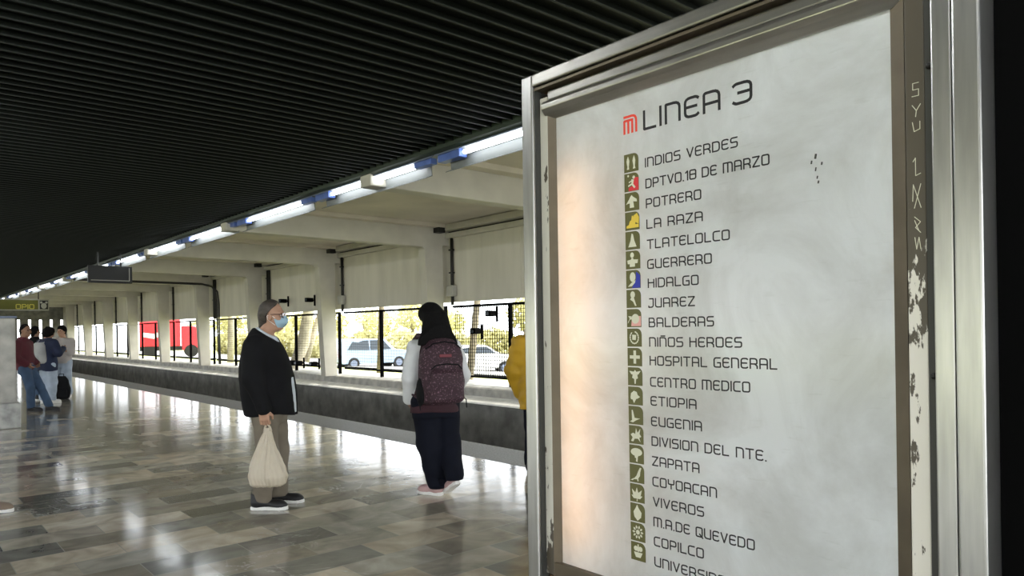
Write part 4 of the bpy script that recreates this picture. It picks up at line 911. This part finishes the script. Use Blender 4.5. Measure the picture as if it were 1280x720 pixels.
S = Sdf((-.22, -.30, -.02), (.22, .0, .40), .007); S.u(loft([(.02, 0, -.14, .13, .05), (.05, 0, -.15, .155, .06), (.18, 0, -.16, .16, .065), (.27, 0, -.15, .145, .055), (.315, 0, -.13, .10, .03)], 0, 3), .03); S.wrinkle(.004, 22, .7, 3); fp = S.mesh('front_pocket', BPM, bp)
MB().box(-.055, .055, -.175, -.165, .40, .425).build('name_patch', mat('patch_dark_red', (.16, .03, .04), .6), bp, bevel=.003, loc=(.0, .022, .0)); 
MB().tube([(-.14, -.168, .30), (-.1, -.178, .335), (0, -.182, .345), (.1, -.178, .335), (.14, -.168, .30)], .006, 6).build('zip', BLK, bp)
MB().tube([(-.16, -.10, .47), (-.1, -.125, .515), (0, -.13, .53), (.1, -.125, .515), (.16, -.10, .47)], .006, 6).build('zip', BLK, bp)
MB().tube([(-.04, -.02, .56), (-.035, -.03, .60), (.035, -.03, .60), (.04, -.02, .56)], .008, 8).build('grab_handle', BLK, bp, smooth=True)
for x in (-1, 1):
    MB().tube([(x*.10, -.01, .54), (x*.12, .06, .585), (x*.125, .15, .585), (x*.14, .25, .52), (x*.155, .295, .36), (x*.17, .27, .2), (x*.205, .16, .09), (x*.185, .02, .05)], [.012, .02, .024, .024, .022, .018, .012, .008], 8).build('shoulder_strap', BPM, bp, smooth=True)
    MB().tube([(x*.19, -.03, .06), (x*.215, -.08, .03), (x*.21, -.1, -.04)], .005, 6).build('strap_tail', BLK, bp)
S = Sdf((-.26, -.14, -.02), (-.14, .06, .26), .007); S.u(el((-.187, -.04, .11), (.028, .075, .12)), 0); S.mesh('side_pocket', BLK, bp)

# --- the group at the far left
def simple(scale=1.0, **k):
    s = scale
    d = dict(h=.012, hb=.009, lo=(-.45, -.42, 0), hi=(.45, .5, 1.82), skin=SKIN2, torso=[(.80, 0, 0, .185, .125), (.95, 0, 0, .18, .12), (1.1, 0, 0, .19, .125), (1.25, 0, -.005, .20, .125), (1.34, 0, -.01, .175, .10), (1.40, 0, -.005, .09, .07)],
        hips=[(.72, 0, 0, .16, .11), (.86, 0, 0, .175, .125), (.95, 0, 0, .165, .115)], head=(0, .03, 1.545), neck=(0, -.005, 1.38),
        legR=((.09, 0, .83), (.095, .02, .46), (.10, -.02, .10)), legL=((-.09, 0, .83), (-.095, .02, .46), (-.10, -.02, .10)), leg_r=(.10, .075, .068),
        armR=((.19, 0, 1.29), (.25, -.02, 1.04), (.23, .06, .82)), armL=((-.19, 0, 1.29), (-.25, -.02, 1.04), (-.23, .06, .82)), handR=((0, .1, -1), (-1, 0, 0), (0, 1, 0)), handL=((0, .1, -1), (1, 0, 0), (0, 1, 0)),
        shoeR=((.10, -.09, 0), -.1, 0), shoeL=((-.10, -.09, 0), .1, 0), hair=(HAIRB, short_hair()), shoe_m=(BLKSHOE, WSOLE), trousers=JEAN)
    d.update(k); return d
right_rz = atan2(-.752, -.660)
CAMDIR = atan2(fw.x, -fw.y)           # facing the camera
def eyes(r, T):
    for x in (-1, 1): MB().ball(tuple(T(x*.031, .077, .010)), .012, 8, 6).build('eye', mat('dark_eye', (.03, .02, .015), .2), r, smooth=True)
p = simple(tops=[dict(name='hoodie', mat=mat('maroon_hoodie', (.085, .014, .022), .85, vary=.15), sleeves=(.085, .075, .06), hem=.80, w=.006, collar=(0, .085, .05))], trousers=JEAN2, yaw=-.25, head=(0, .0, 1.55), neck=(0, -.045, 1.38),
    torso=[(.80, 0, 0, .185, .13), (.95, 0, -.02, .19, .14), (1.1, 0, -.04, .195, .14), (1.25, 0, -.06, .20, .13), (1.34, 0, -.06, .175, .10), (1.40, 0, -.045, .09, .07)],
    armR=((.19, -.06, 1.29), (.26, -.06, 1.05), (.17, .10, .92)), armL=((-.19, -.06, 1.29), (-.26, -.06, 1.05), (-.17, .10, .92)), handR=((-.5, .5, -.6), (-.3, 0, .3), (0, 1, 1)), handL=((.5, .5, -.6), (.3, 0, .3), (0, 1, 1)),
    legR=((.09, .02, .83), (.09, .12, .46), (.05, .10, .10)), legL=((-.09, .02, .83), (-.06, .22, .47), (-.02, .40, .10)), shoeR=((.05, .03, 0), 0, 0), shoeL=((-.02, .33, 0), -.1, 0), shoe_m=(BLKSHOE, BLKSHOE), lo=(-.42, -.42, 0), hi=(.42, .62, 1.8))
pr, T, R = figure('person in maroon hoodie and blue jeans leaning by the pale post at far left', (2.10, 16.55, 0), right_rz+.1, p); eyes(pr, T)
def mop(S, T, R, c):
    S.u(el(T(0, -.015, .03), (.105, .118, .105), R), .01); S.u(el(T(0, -.05, -.03), (.105, .085, .10), R), .04); S.wrinkle(.007, 60, .8, 3)
    S.cut(lambda X, Y, Z: (Y-c[1])-np.interp(Z-c[2], (-.1, .03, .09, .14), (.03, .05, .085, .1)))
p = simple(tops=[dict(name='jacket', mat=mat('navy_jacket', (.014, .02, .05), .85, vary=.2), sleeves=(.090, .08, .065), hem=.70, w=.006)], hair=(HAIRB, mop), shoe_m=(WSOLE, WSOLE), leg_r=(.115, .10, .095), head=(0, .05, 1.51), pitch=-.35,
    torso=[(.70, 0, 0, .215, .165), (.86, 0, 0, .205, .155), (1.1, 0, 0, .19, .13), (1.25, 0, -.005, .20, .125), (1.34, 0, -.01, .175, .10), (1.40, 0, .005, .09, .07)],
    armR=((.19, 0, 1.29), (.28, .03, 1.08), (.20, .2, 1.16)), handR=((-.3, .8, .4), (-1, 0, 0), (0, 0, 1)))
G4 = Vector((2.70, 18.2, 0)); rz4 = -TH-.35
pr, T, R = figure('person in navy jacket and pale jeans standing back turned with a light grey backpack', G4, rz4, p)
GB = mat('light_grey_canvas', (.42, .42, .41), .85, vary=.1)
b2 = thing('backpack', 'light grey backpack worn by the person in the navy jacket', 'backpack', G4+rot2((-.05, -.12, .86), rz4), rz4)
S = Sdf((-.24, -.26, -.05), (.24, .14, .56), .012); S.u(loft([(0, 0, -.05, .14, .08), (.04, 0, -.06, .18, .105), (.25, 0, -.06, .18, .105), (.38, 0, -.045, .15, .08), (.45, 0, -.03, .09, .04)], 0, 3), .03); S.wrinkle(.004, 20); S.mesh('main_compartment', GB, b2)
S = Sdf((-.2, -.3, -.02), (.2, 0, .3), .012); S.u(loft([(.02, 0, -.15, .11, .04), (.05, 0, -.16, .13, .05), (.18, 0, -.15, .13, .045), (.23, 0, -.14, .09, .03)], 0, 3), .02); S.mesh('front_pocket', GB, b2)
for x in (-1, 1): MB().tube([(x*.09, -.02, .43), (x*.12, .07, .49), (x*.13, .17, .46), (x*.15, .24, .3), (x*.17, .18, .1), (x*.16, .0, .05)], [.012, .02, .022, .02, .014, .01], 8).build('shoulder_strap', GB, b2, smooth=True)
p = simple(tops=[dict(name='jacket', mat=BLK, sleeves=(.09, .08, .065), hem=.78, w=.006, collar=(0, .085, .05))], trousers=JEAN2)
pr, T, R = figure('dark haired person in black mostly hidden behind the navy jacket', (2.62, 19.35, 0), -TH-.2, p)
p = simple(tops=[dict(name='tshirt', mat=mat('sand_tshirt', (.46, .42, .39), .85, vary=.06), sleeves=(.10, .095, .08), sleeve_len=.48, hem=.74, w=.006, grow=.012)], skin=SKIN, leg_r=(.115, .10, .092), shoe_m=(WSOLE, WSOLE), pitch=.0, head=(0, .04, 1.55),
    hair=(HAIRB, short_hair(((-.15, -.02, .03, .06, .14), (-.01, .0, .05, .10, .12)), .016)),
    armR=((.19, 0, 1.29), (.24, .05, 1.06), (.07, .22, 1.20)), armL=((-.19, 0, 1.29), (-.24, .05, 1.06), (-.05, .24, 1.17)), handR=((-.8, .3, .3), (0, -1, .2), (0, 0, 1), (.5, .8, .6)), handL=((.8, .2, .3), (0, -1, .2), (0, 0, 1), (.5, .8, .6)))
G6 = Vector((3.22, 19.6, 0)); pr, T, R = figure('person in sand t-shirt and light jeans facing the camera with hands at the chest', G6, CAMDIR-.15, p); eyes(pr, T)
ph = thing('phone', 'dark phone held at the chest by the person in the sand t-shirt', 'phone', G6+rot2((.01, .30, 1.19), CAMDIR-.15), CAMDIR-.15)
MB().box(-.038, .038, -.004, .004, -.02, .13).build('phone_body', M['black'], ph, bevel=.003); MB().box(-.034, .034, -.0055, -.0045, -.01, .12).build('screen', M['glass'], ph)
bk = thing('backpack', 'black backpack standing on the floor by the legs of the person in the sand t-shirt', 'backpack', G6+Vector((-.12, -.42, 0)), CAMDIR+.4)
S = Sdf((-.24, -.22, -.01), (.24, .22, .62), .012); S.u(loft([(.0, 0, 0, .14, .09), (.04, 0, 0, .17, .115), (.25, 0, -.005, .175, .12), (.42, 0, -.02, .14, .10), (.52, 0, -.03, .08, .05)], 0, 3), .03); S.wrinkle(.006, 22); S.mesh('main_compartment', BLK, bk)
S = Sdf((-.2, 0, -.01), (.2, .26, .36), .012); S.u(loft([(.02, 0, .1, .11, .05), (.06, 0, .11, .135, .06), (.2, 0, .105, .13, .055), (.27, 0, .09, .08, .03)], 0, 3), .02); S.mesh('front_pocket', BLK, bk)
MB().tube([(-.05, -.03, .50), (-.045, -.03, .57), (.045, -.03, .57), (.05, -.03, .50)], .009, 8).build('grab_handle', BLK, bk, smooth=True)

# --- the yellow jacket half hidden by the sign, and the walker whose shoe enters at the left
yp = WP(677, 590, 7.25); YEL = mat('mustard_puffer', (.50, .29, .012), .6, vary=.15, vscale=5)
p = simple(h=.009, tops=[dict(name='jacket', mat=YEL, sleeves=(.105, .095, .075), hem=.64, w=.006, f=26, vert=1.2, grow=.02, torso=[(.62, 0, 0, .20, .14), (.8, 0, 0, .20, .15), (1.1, 0, 0, .205, .145), (1.25, 0, -.005, .205, .13), (1.34, 0, -.01, .18, .10), (1.40, 0, -.005, .09, .07)])], trousers=NAVY,
    armL=((-.19, 0, 1.29), (-.26, -.02, 1.02), (-.22, .06, .80)))
figure('person in mustard yellow jacket standing half hidden behind the list board', (yp.x, yp.y, 0), -TH-.2, p)
lp = WP(-46, 632, 6.05)
p = simple(h=.011, tops=[dict(name='sweater', mat=BLK, sleeves=(.085, .07, .055), hem=.80)], trousers=JEAN2, legR=((.09, .04, .83), (.10, .26, .46), (.10, .28, .105)), legL=((-.09, .0, .83), (-.10, -.06, .46), (-.10, -.30, .13)),
    shoeR=((.10, .20, 0), 0, 0), shoeL=((-.10, -.37, .07), 0, -.3), shoe_m=(mat('brown_canvas_shoe', (.20, .15, .11), .7), WSOLE), lo=(-.4, -.5, 0), hi=(.4, .5, 1.8))
pr, T, R = figure('walker with brown white soled shoe mostly beyond the left edge of view', (lp.x, lp.y, 0), right_rz, p)
